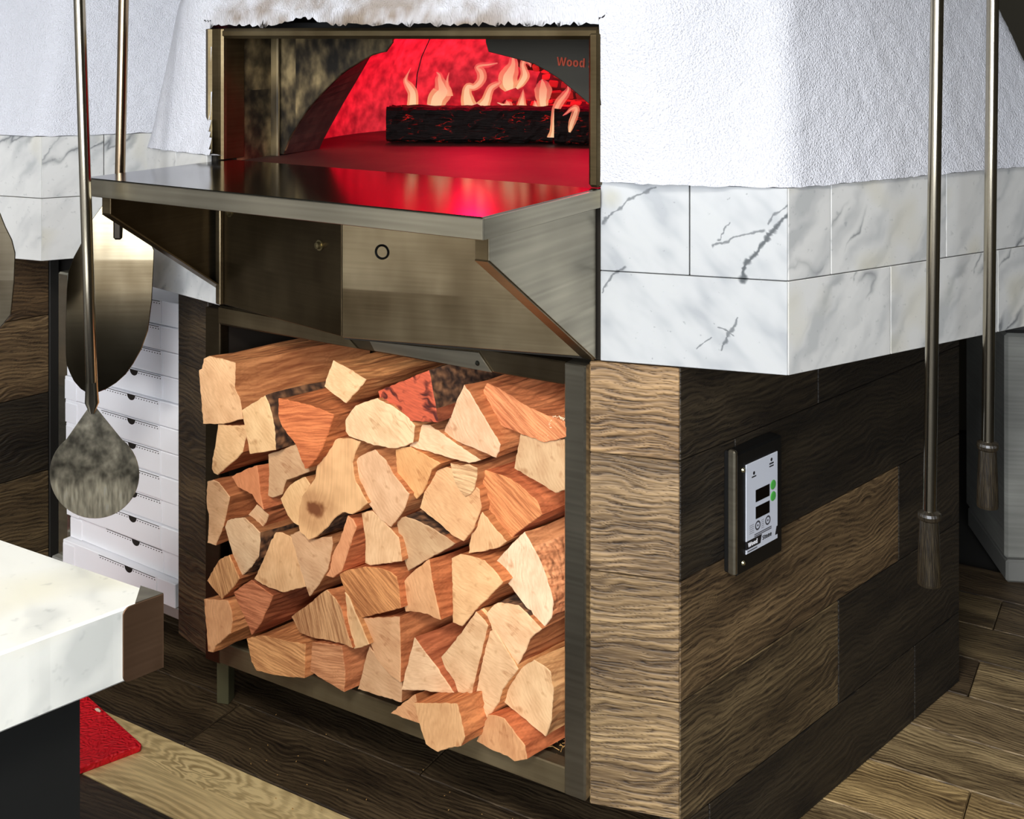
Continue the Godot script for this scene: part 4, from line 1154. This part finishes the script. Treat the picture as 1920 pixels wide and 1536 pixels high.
			part(layer[0], m, fm, fl)

# ---------------------------------------------------------------- steel shelf
func shelf() -> void:
	var t := thing("oven_shelf", "deep stainless steel landing shelf with triangular brackets under the oven mouth", "shelf", SHELF)
	var top := M.new()
	top.us = Vector2(1.2, 1.2)
	top.box(Vector3(-0.8525, 1.1655, -0.355), Vector3(0, 1.195, 0), 0.003)
	part("shelf_top", top, m_mirror, t, SHELF)
	var rim := M.new().box(Vector3(-0.8535, 1.163, -0.002), Vector3(0.0015, 1.1935, 0.0015), 0.001)
	rim.box(Vector3(-0.002, 1.163, -0.355), Vector3(0.0015, 1.1935, -0.002), 0.001)
	part("folded_edge", rim, m_steel, t, SHELF)
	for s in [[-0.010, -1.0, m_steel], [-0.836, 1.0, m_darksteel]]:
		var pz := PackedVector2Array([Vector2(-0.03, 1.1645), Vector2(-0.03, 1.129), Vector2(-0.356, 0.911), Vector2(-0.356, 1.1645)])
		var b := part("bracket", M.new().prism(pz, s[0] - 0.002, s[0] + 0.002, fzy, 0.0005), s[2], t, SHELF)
		var fl := M.new()
		var w: float = 0.022 * s[1]
		var x0: float = minf(s[0], s[0] + w)
		var x1: float = maxf(s[0], s[0] + w)
		fl.prism(PackedVector2Array([Vector2(-0.03, 1.129), Vector2(-0.356, 0.911), Vector2(-0.354, 0.909), Vector2(-0.028, 1.127)]), x0, x1, fzy)
		fl.box(Vector3(x0, 1.129, -0.032), Vector3(x1, 1.1645, -0.029), 0.0005)
		part("bracket_flange", fl, m_apron, b, SHELF)
	# the two-sided apron panel behind the brackets
	part("apron_panel", M.new().box(Vector3(-0.769, 0.913, -0.004), Vector3(-0.312, 1.164, 0.004), 0.001), m_apron, t, MFRONT)
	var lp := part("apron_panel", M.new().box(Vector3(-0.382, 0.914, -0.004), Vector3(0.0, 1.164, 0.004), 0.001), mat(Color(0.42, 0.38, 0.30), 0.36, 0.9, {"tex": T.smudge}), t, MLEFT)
	part("corner_fold", M.new().box(Vector3(-0.378, 0.914, 0.004), Vector3(-0.362, 1.160, 0.014), 0.002), m_apron, lp, MLEFT)
	var turn := Transform3D(Basis(Vector3.RIGHT, PI / 2.0), Vector3.ZERO)
	var ring := M.new().lathe([Vector2(0.0, -0.002), Vector2(0.0095, -0.002), Vector2(0.010, 0.001), Vector2(0.012, 0.0025), Vector2(0.0135, 0.001), Vector2(0.0138, -0.002)], Vector3.ZERO, 20)
	part("cable_grommet", ring, mat(Color(0.03, 0.03, 0.03), 0.3), t, MFRONT * Transform3D(turn.basis, Vector3(-0.6925, 1.069, 0.005)))
	for q in [[-0.060, 1.069], [-0.34, 1.10]]:
		var bolt := M.new().lathe([Vector2(0.0, 0.010), Vector2(0.006, 0.009), Vector2(0.007, 0.003), Vector2(0.010, 0.003), Vector2(0.010, -0.001)], Vector3.ZERO, 10)
		part("bolt", bolt, mat(Color(0.55, 0.5, 0.36), 0.3, 0.9), lp, MLEFT * Transform3D(turn.basis, Vector3(q[0], q[1], 0.004)))

# ---------------------------------------------------------------- control panel
func panel() -> void:
	var t := thing("control_panel", "black oven control box with a white printed face and steel edge bar", "control panel", RSIDE * Transform3D(Basis(), Vector3(0.18, 0.535, 0.0)))
	part("housing", M.new().box(Vector3(0.1185, 0.535, 0.0), Vector3(0.256, 0.742, 0.028), 0.003), mat(Color(0.03, 0.03, 0.03), 0.45), t, RSIDE)
	part("edge_bar", M.new().box(Vector3(0.1075, 0.540, 0.016), Vector3(0.1190, 0.750, 0.031), 0.003), m_steel, t, RSIDE)
	# the printed face: x 0.1435..0.2385, y 0.5655..0.718
	var print := paint(256, 410, func(u: float, v: float) -> Color:
		var k := Color(0.80, 0.82, 0.86)
		var ink := Color(0.10, 0.10, 0.12)
		if absf(u - 0.24) < 0.07 and absf(v - 0.165) < 0.008 or absf(u - 0.80) < 0.07 and (absf(v - 0.105) < 0.008 or absf(v - 0.135) < 0.007):
			k = ink
		if Vector2((u - 0.24), (v - 0.125) * 1.6).length() < 0.032 or Vector2((u - 0.80), (v - 0.062) * 1.6).length() < 0.032:
			k = ink
		for c in [[0.36, 0.735], [0.68, 0.735]]:
			var r := Vector2(u - c[0], (v - c[1]) * 1.6).length()
			if r < 0.085 and r > 0.055 or r < 0.02:
				k = Color(0.25, 0.25, 0.28)
		for i in 5:
			if absf(v - 0.70 - 0.022 * i) < 0.004 and (u > 0.10 and u < 0.24 or u > 0.47 and u < 0.56):
				k = Color(0.5, 0.5, 0.54)
		if absf(v - 0.375) < 0.012 and u > 0.32 and u < 0.68 and int(u * 60.0) % 3 != 0 or absf(v - 0.555) < 0.012 and u > 0.30 and u < 0.70:
			k = Color(0.42, 0.42, 0.44)
		if (absf(v - 0.825) < 0.006 or absf(v - 0.845) < 0.006) and u > 0.25 and u < 0.8:
			k = Color(0.3, 0.3, 0.33)
		if v > 0.855 and v < 0.95 and (u < 0.49 - (v - 0.855) * 0.5 or u > 0.96 - (v - 0.855) * 0.5):
			k = ink
		if absf(v - 0.975) < 0.007 and u > 0.04 and u < 0.34:
			k = Color(0.35, 0.35, 0.38)
		return k)
	var fm := M.new()
	fm.box(Vector3(0.1435, 0.5655, 0.028), Vector3(0.2385, 0.718, 0.0297), 0.0004)
	for i in fm.v.size():
		fm.uv[i] = Vector2((fm.v[i].x - 0.1435) / 0.095, 1.0 - (fm.v[i].y - 0.5655) / 0.1525)
	var face := part("face_plate", fm, mat(Color(1, 1, 1), 0.4, 0.0, {"tex": print}), t, RSIDE)
	for y in [0.6575, 0.6285]:
		part("display", M.new().box(Vector3(0.1710, y - 0.0105, 0.0297), Vector3(0.2130, y + 0.0105, 0.0303), 0.0003), mat(Color(0.012, 0.012, 0.015), 0.15), face, RSIDE)
	for y in [0.667, 0.647]:
		part("green_button", M.new().lathe([Vector2(0, 0.001), Vector2(0.007, 0.0008), Vector2(0.0085, 0.0)], Vector3.ZERO, 18), mat(Color(0.30, 0.66, 0.28), 0.4), face, RSIDE * Transform3D(Basis(Vector3.RIGHT, PI / 2.0), Vector3(0.2245, y - 0.004, 0.0297)))
	for w in [["Wood", 0.1490, Color(0.92, 0.92, 0.94)], ["Stone", 0.1915, Color(0.05, 0.05, 0.06)]]:
		var tm := TextMesh.new()
		tm.text = w[0]
		tm.font = font(true)
		tm.font_size = 32
		tm.pixel_size = 0.00032
		tm.depth = 0.0005
		tm.horizontal_alignment = HORIZONTAL_ALIGNMENT_LEFT
		part("lettering", tm, mat(w[2], 0.5), face, RSIDE * Transform3D(Basis(), Vector3(w[1], 0.5798, 0.0300)))
	for y in [0.7115, 0.554]:
		part("screw", M.new().lathe([Vector2(0, 0.0035), Vector2(0.003, 0.003), Vector2(0.0045, 0.0)], Vector3.ZERO, 12), mat(Color(0.7, 0.68, 0.55), 0.25, 0.9), t, RSIDE * Transform3D(Basis(Vector3.RIGHT, PI / 2.0), Vector3(0.136, y, 0.0285)))

# ---------------------------------------------------------------- pizza boxes and their stand
func boxes() -> void:
	var B := fx(-0.715, 2.47, 34.0)
	var st := thing("box_stand", "steel stand with a post, holding the stacked pizza boxes between the ovens", "stand", B * Transform3D(Basis(), Vector3(-0.2, 0, -0.2)))
	part("post", M.new().box(Vector3(-0.452, 0.0, -0.05), Vector3(-0.410, 0.885, -0.012), 0.004), mat(Color(0.80, 0.80, 0.76), 0.22, 0.95, {"tex": T.steel}), st, B)
	part("stand_shelf", M.new().box(Vector3(-0.452, 0.19, -0.44), Vector3(0.01, 0.214, 0.004), 0.002), mat(Color(0.62, 0.62, 0.60), 0.6, 0.5), st, B)
	for q in [-0.44, -0.16]:
		part("leg", M.new().box(Vector3(q - 0.012, 0.0, -0.43), Vector3(q + 0.012, 0.19, -0.406), 0.001), m_darksteel, st, B)
	var card := mat(Color(0.95, 0.955, 0.975), 0.7)
	var dark := mat(Color(0.10, 0.075, 0.05), 0.9)
	var words := ["lowest", "second from the bottom", "third from the bottom", "fourth from the bottom", "fifth from the bottom", "sixth from the bottom", "sixth from the top", "fifth from the top", "fourth from the top", "third from the top", "second from the top", "topmost"]
	for k in 12:
		var y := 0.2145 + 0.0545 * k
		var dx := rng.randf_range(-0.003, 0.003)
		var dz := rng.randf_range(-0.006, 0.002) + (0.012 if k == 0 else 0.0)
		var xf := B * Transform3D(Basis(Vector3.UP, rng.randf_range(-0.008, 0.008)), Vector3(dx, y, dz))
		var t := thing("pizza_box", "folded white cardboard pizza box, %s in the stack" % words[k], "box", xf, "stacked white pizza boxes")
		part("box_body", M.new().box(Vector3(-0.40, 0.0006, -0.40), Vector3(-0.003, 0.0532, 0.0), 0.0015), card, t, xf)
		part("front_flap", M.new().box(Vector3(-0.262, 0.0045, -0.001), Vector3(-0.062, 0.0538, 0.0022), 0.0006), card, t, xf)
		part("side_tab", M.new().box(Vector3(-0.398, 0.0006, -0.001), Vector3(-0.355, 0.046, 0.0016), 0.0006), card, t, xf)
		var slot := part("slot", M.new().box(Vector3(-0.262, 0.0512, 0.0015), Vector3(-0.066, 0.0526, 0.0026), 0.0002), dark, t, xf)
		var half := PackedVector2Array()
		for i in 13:
			half.append(Vector2(-0.156 + 0.0135 * cos(-PI * i / 12.0), 0.0512 + 0.0115 * sin(-PI * i / 12.0)))
		part("thumb_notch", M.new().prism(half, 0.0012, 0.0027, fxy), dark, t, xf)
		var dots := M.new()
		for i in 22:
			dots.box(Vector3(-0.258 + 0.009 * i, 0.0462, 0.0018), Vector3(-0.2545 + 0.009 * i, 0.0482, 0.0026), 0.0002)
		var pf := part("perforation", dots, mat(Color(0.30, 0.29, 0.28), 0.9), slot, xf)
		pf.set_meta("kind", "stuff")

# ---------------------------------------------------------------- peels and poles
func peels() -> void:
	var pole := mat(Color(0.70, 0.67, 0.60), 0.16, 1.0)
	var blade := mat(Color(0.55, 0.54, 0.50), 0.30, 0.95, {"tex": T.smudge})
	# the rails they hang from, above the picture, on rods from the ceiling
	for r in [[Vector3(-0.745, 2.03, -1.90), Vector3(-0.815, 2.03, -2.42), "left overhead steel rail for hanging peels"], [Vector3(0.60, 2.03, -1.66), Vector3(0.87, 2.03, -2.0), "right overhead steel rail for hanging pole tools"]]:
		var t := thing("hanging_rail", r[2], "rail", Transform3D(Basis(), r[0]))
		part("rail_bar", M.new().tube([r[0], r[1]], [0.008, 0.008], 10), pole, t)
		for e in [0.06, 0.94]:
			var p: Vector3 = (r[0] as Vector3).lerp(r[1], e)
			part("rod", M.new().tube([p, Vector3(p.x, 2.9, p.z)], [0.006, 0.006], 8), pole, t)
	# small round turning peel, in front of the shelf's left end
	var t1 := thing("turning_peel", "round steel turning peel on a long pole, in front of the pizza boxes", "peel", Transform3D(Basis(), Vector3(-0.7257, 0.6, -1.98)))
	part("pole", M.new().tube([Vector3(-0.764, 2.025, -1.98), Vector3(-0.747, 1.51, -1.98), Vector3(-0.7257, 0.85, -1.98)], [0.0098, 0.0098, 0.0098], 16), pole, t1)
	var c := Vector2(-0.722, 0.690)
	var R := 0.0775
	var tear := PackedVector2Array([Vector2(-0.7275, 0.811), Vector2(-0.720, 0.809)])
	for i in 41:
		var a := deg_to_rad(52.0) - deg_to_rad(284.0) * i / 40.0
		tear.append(c + Vector2(cos(a) * R, sin(a) * R))
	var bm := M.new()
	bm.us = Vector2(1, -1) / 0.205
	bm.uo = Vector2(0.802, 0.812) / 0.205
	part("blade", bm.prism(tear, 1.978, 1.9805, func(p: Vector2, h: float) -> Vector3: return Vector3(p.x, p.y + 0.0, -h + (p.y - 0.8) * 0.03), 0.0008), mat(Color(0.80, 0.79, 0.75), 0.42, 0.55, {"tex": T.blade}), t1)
	part("socket", M.new().tube([Vector3(-0.7262, 0.862, -1.979), Vector3(-0.7255, 0.84, -1.979), Vector3(-0.7245, 0.815, -1.978), Vector3(-0.7240, 0.797, -1.976)], [0.0105, 0.011, 0.0125, 0.004], 14, 0.6), pole, t1)
	# large oval peel behind it
	var t2 := thing("oval_peel", "large dark oval steel peel hanging behind the round turning peel", "peel", Transform3D(Basis(), Vector3(-0.80, 0.74, -2.3)))
	part("pole", M.new().tube([Vector3(-0.772, 2.025, -2.3), Vector3(-0.779, 1.52, -2.3), Vector3(-0.788, 1.08, -2.3)], [0.0102, 0.0102, 0.0102], 16), mat(Color(0.62, 0.54, 0.44), 0.2, 1.0), t2)
	var ov := PackedVector2Array([Vector2(-0.715, 1.02), Vector2(-0.715, 0.997), Vector2(-0.717, 0.92), Vector2(-0.723, 0.862), Vector2(-0.735, 0.826), Vector2(-0.751, 0.797), Vector2(-0.765, 0.777), Vector2(-0.783, 0.761), Vector2(-0.802, 0.749), Vector2(-0.825, 0.740), Vector2(-0.843, 0.743), Vector2(-0.853, 0.749), Vector2(-0.867, 0.764), Vector2(-0.875, 0.779), Vector2(-0.883, 0.797), Vector2(-0.885, 0.816), Vector2(-0.887, 0.878), Vector2(-0.887, 0.942), Vector2(-0.885, 0.977), Vector2(-0.875, 1.006), Vector2(-0.864, 1.027), Vector2(-0.840, 1.081), Vector2(-0.818, 1.112), Vector2(-0.770, 1.112), Vector2(-0.737, 1.06)])
	part("blade", M.new().prism(ov, 2.297, 2.300, func(p: Vector2, h: float) -> Vector3: return Vector3(p.x, p.y, -h - (p.y - 1.1) * 0.085), 0.001), mat(Color(0.55, 0.53, 0.47), 0.14, 1.0, {"tex": T.smudge}), t2)
	part("pole_bracket", M.new().box(Vector3(-0.797, 1.04, -2.302), Vector3(-0.779, 1.12, -2.288), 0.004), mat(Color(0.2, 0.18, 0.15), 0.4, 0.8), t2)
	# blade at the left edge of the picture
	var t3 := thing("oval_peel", "grey steel peel blade cut off by the left edge of the picture", "peel", Transform3D(Basis(), Vector3(-0.99, 0.9, -2.1)))
	var lb := PackedVector2Array([Vector2(-0.955, 1.15), Vector2(-0.938, 1.123), Vector2(-0.928, 1.098), Vector2(-0.916, 1.074), Vector2(-0.910, 1.05), Vector2(-0.912, 0.996), Vector2(-0.918, 0.937), Vector2(-0.938, 0.912), Vector2(-0.965, 0.900), Vector2(-1.015, 0.900), Vector2(-1.04, 0.912), Vector2(-1.06, 0.937), Vector2(-1.066, 0.996), Vector2(-1.068, 1.05), Vector2(-1.06, 1.08), Vector2(-1.025, 1.15)])
	part("blade", M.new().prism(lb, 2.100, 2.103, fplan_up, 0.001), blade, t3)
	part("pole", M.new().tube([Vector3(-0.99, 1.12, -2.095), Vector3(-0.99, 2.9, -2.095)], [0.010, 0.010], 12), pole, t3)
	# two pole tools on the right
	for q in [[0.6365, 0.7215, 0.6116, 1.75, 0.6487, "long steel pole tool hanging nearer, the left one by the marble corner"], [0.788, 0.774, 0.668, 1.90, 0.797, "long steel pole tool hanging further back, the right one"]]:
		var t := thing("pole_tool", q[5], "tool", Transform3D(Basis(), Vector3(q[0], q[2], -q[3])), "long oven tools hanging on the right")
		var slope: float = (q[4] - q[0]) / 0.78
		part("pole", M.new().tube([Vector3(q[0] + slope * (2.025 - q[1]), 2.025, -q[3]), Vector3(q[0], q[1] - 0.02, -q[3])], [0.0098, 0.0098], 18), pole, t)
		var gl: float = q[1] - q[2]
		var grip := M.new().lathe([Vector2(0.0, 0.0), Vector2(0.0168, 0.0), Vector2(0.0172, 0.004), Vector2(0.0158, gl * 0.55), Vector2(0.0140, gl - 0.012), Vector2(0.0172, gl - 0.009), Vector2(0.0176, gl - 0.004), Vector2(0.0165, gl), Vector2(0.0100, gl + 0.003), Vector2(0.0090, gl + 0.003)], Vector3.ZERO, 24)
		part("grip", grip, mat(Color(0.42, 0.46, 0.43), 0.32, 0.0, {"tex": T.bark, "bump": T.bark, "deep": 0.1, "coat": 0.6}), t, Transform3D(Basis(), Vector3(q[0], q[2], -q[3])))

var fplan_up := func(p: Vector2, h: float) -> Vector3: return Vector3(p.x, p.y, -h)

# ---------------------------------------------------------------- worktop at the lower left
func worktop() -> void:
	var A := Vector2(-0.344, 1.127)
	var fd := Vector2(-0.717, -0.697)
	var sd := Vector2(-0.866, 0.5)
	var t := thing("marble_worktop", "thick white marble worktop with a steel corner guard at lower left", "worktop", Transform3D(Basis(), Vector3(-0.8, 0.828, -0.95)))
	var slab := PackedVector2Array()
	var chip := noise(FastNoiseLite.TYPE_SIMPLEX_SMOOTH, 1.0, 77, 3)
	for i in 61:
		var p := A + fd * (0.6 * i / 60.0)
		slab.append(p + Vector2(-0.697, 0.717) * absf(chip.get_noise_1d(i * 0.7)) * 0.0006)
	slab.append(A + fd * 0.6 + sd * 0.8)
	slab.append(A + sd * 0.8)
	var m := M.new()
	m.us = Vector2(1.3, 1.3)
	m.uo = Vector2(0.8, 1.7)
	m.prism(slab, 0.8284, 0.900, fplan, 0.0022)
	for i in m.v.size():
		if absf(m.n[i].y) < 0.5:
			m.uv[i] = Vector2((m.v[i].x - m.v[i].z) * 0.92 + 0.1, m.v[i].y * 1.3 - 0.9)
	part("marble_slab", m, mat(Color(0.90, 0.90, 0.87), 0.3, 0.0, {"tex": T.marble}), t)
	var fr := Transform3D(Basis(Vector3(0.717, 0, -0.697), Vector3.UP, Vector3(0.697, 0, 0.717)), Vector3(A.x, 0, -A.y))
	var g := PackedVector2Array()
	for i in 7:
		var a := PI + PI / 2.0 * i / 6.0
		g.append(Vector2(-0.034 + 0.007 * cos(a), 0.8352 + 0.007 * sin(a)))
	g.append_array([Vector2(0.001, 0.8282), Vector2(0.001, 0.9005)])
	for i in 7:
		var a := PI / 2.0 + PI / 2.0 * i / 6.0
		g.append(Vector2(-0.034 + 0.007 * cos(a), 0.8935 + 0.007 * sin(a)))
	var gm := part("corner_guard", M.new().prism(g, 0.0002, 0.0018, fxy, 0.0004), mat(Color(0.60, 0.50, 0.43), 0.45, 0.75, {"tex": T.smudge}), t, fr)
	var lip := PackedVector2Array([A + Vector2(0.0012, 0.0), A + fd * 0.028, A + sd * 0.030])
	part("guard_lip", M.new().prism(lip, 0.9001, 0.9012, fplan), m_steel, gm)
	var C := Vector2(-0.4145, 1.100)
	var cab := PackedVector2Array([C, C + fd * 0.5, C + fd * 0.5 + sd * 0.7, C + sd * 0.7])
	var k := thing("base_cabinet", "black cabinet carrying the white marble worktop", "cabinet", Transform3D(Basis(), Vector3(C.x, 0, -C.y)))
	part("cabinet_body", M.new().prism(cab, 0.0, 0.828, fplan, 0.002), mat(Color(0.045, 0.05, 0.045), 0.55), k)

func small_things() -> void:
	# red mat on the floor
	var A := Vector2(-0.747, 2.32)
	var d1 := Vector2(-0.198, 0.194).normalized()
	var d2 := Vector2(-0.098, -0.073).normalized()
	var pts := PackedVector2Array()
	for q in [[0.0, 0.0, 180.0], [0.34, 0.0, 270.0], [0.34, 0.45, 0.0], [0.0, 0.45, 90.0]]:
		for i in 5:
			var a := deg_to_rad(q[2] + 90.0 * i / 4.0)
			var o := Vector2(0.008 + 0.008 * cos(a) if q[0] == 0.0 else -0.008 + 0.008 * cos(a), 0.008 + 0.008 * sin(a) if q[1] == 0.0 else -0.008 + 0.008 * sin(a))
			pts.append(A + d1 * (q[0] + o.x) + d2 * (q[1] + o.y))
	var m := M.new()
	m.us = Vector2(2.4, 2.4)
	m.prism(pts, 0.0, 0.014, fplan, 0.002)
	solo("floor_mat", m, mat(Color(0.95, 0.03, 0.13), 0.6, 0.0, {"bump": T.mat, "deep": 0.35}), Transform3D(), "bright red textured rubber mat on the floor beside the black cabinet", "mat")
	var cr := M.new()
	cr.tube([Vector3(-0.884, 0.0175, -2.435), Vector3(-0.878, 0.019, -2.430), Vector3(-0.871, 0.017, -2.427)], [0.002, 0.0036, 0.002], 8)
	solo("crumb", cr, mat(Color(0.9, 0.85, 0.75), 0.8), Transform3D(), "tiny white crumb lying on the red floor mat", "crumb")
	# grey bin by the far right edge
	var b := thing("waste_bin", "grey bin standing in the dark at the far right edge", "bin", fx(1.50, 3.2, 0.0))
	var bx := fx(1.303, 3.03, 6.0)
	part("bin_body", M.new().box(Vector3(0.0, 0.062, -0.36), Vector3(0.40, 0.66, 0.0), 0.008), mat(Color(0.60, 0.61, 0.60), 0.5, 0.1, {"tex": T.steel}), b, bx)
	part("bin_foot", M.new().box(Vector3(0.004, 0.0, -0.355), Vector3(0.396, 0.06, -0.003), 0.006), mat(Color(0.46, 0.46, 0.44), 0.5, 0.1), b, bx)
	part("bin_lid", M.new().box(Vector3(-0.004, 0.662, -0.364), Vector3(0.404, 0.69, 0.004), 0.01), mat(Color(0.12, 0.12, 0.12), 0.5), b, bx)
	# bits of bark and straw in the rack and under it
	var s := M.new()
	for i in 90:
		var in_rack := i < 50
		var p := RACK * (Vector3(rng.randf_range(-0.11, -0.04), 0.2125, rng.randf_range(-0.10, -0.02)) if in_rack else Vector3(rng.randf_range(-0.85, 0.0), 0.0, rng.randf_range(-0.15, 0.12)))
		var a := rng.randf() * TAU
		var l := rng.randf_range(0.004, 0.018) if in_rack else rng.randf_range(0.001, 0.003)
		var d := Vector3(cos(a), rng.randf_range(0.0, 0.25) if in_rack else 0.0, sin(a)) * l
		s.tube([p + Vector3(0, 0.001, 0), p + Vector3(0, 0.001, 0) + d], [0.0009, 0.0006], 5)
	var o := solo("wood_chips", s, mat(Color(0.80, 0.62, 0.36), 0.8), Transform3D(), "loose bark shreds and wood chips in the rack corner and on the floor", "wood chips")
	o.set_meta("kind", "stuff")
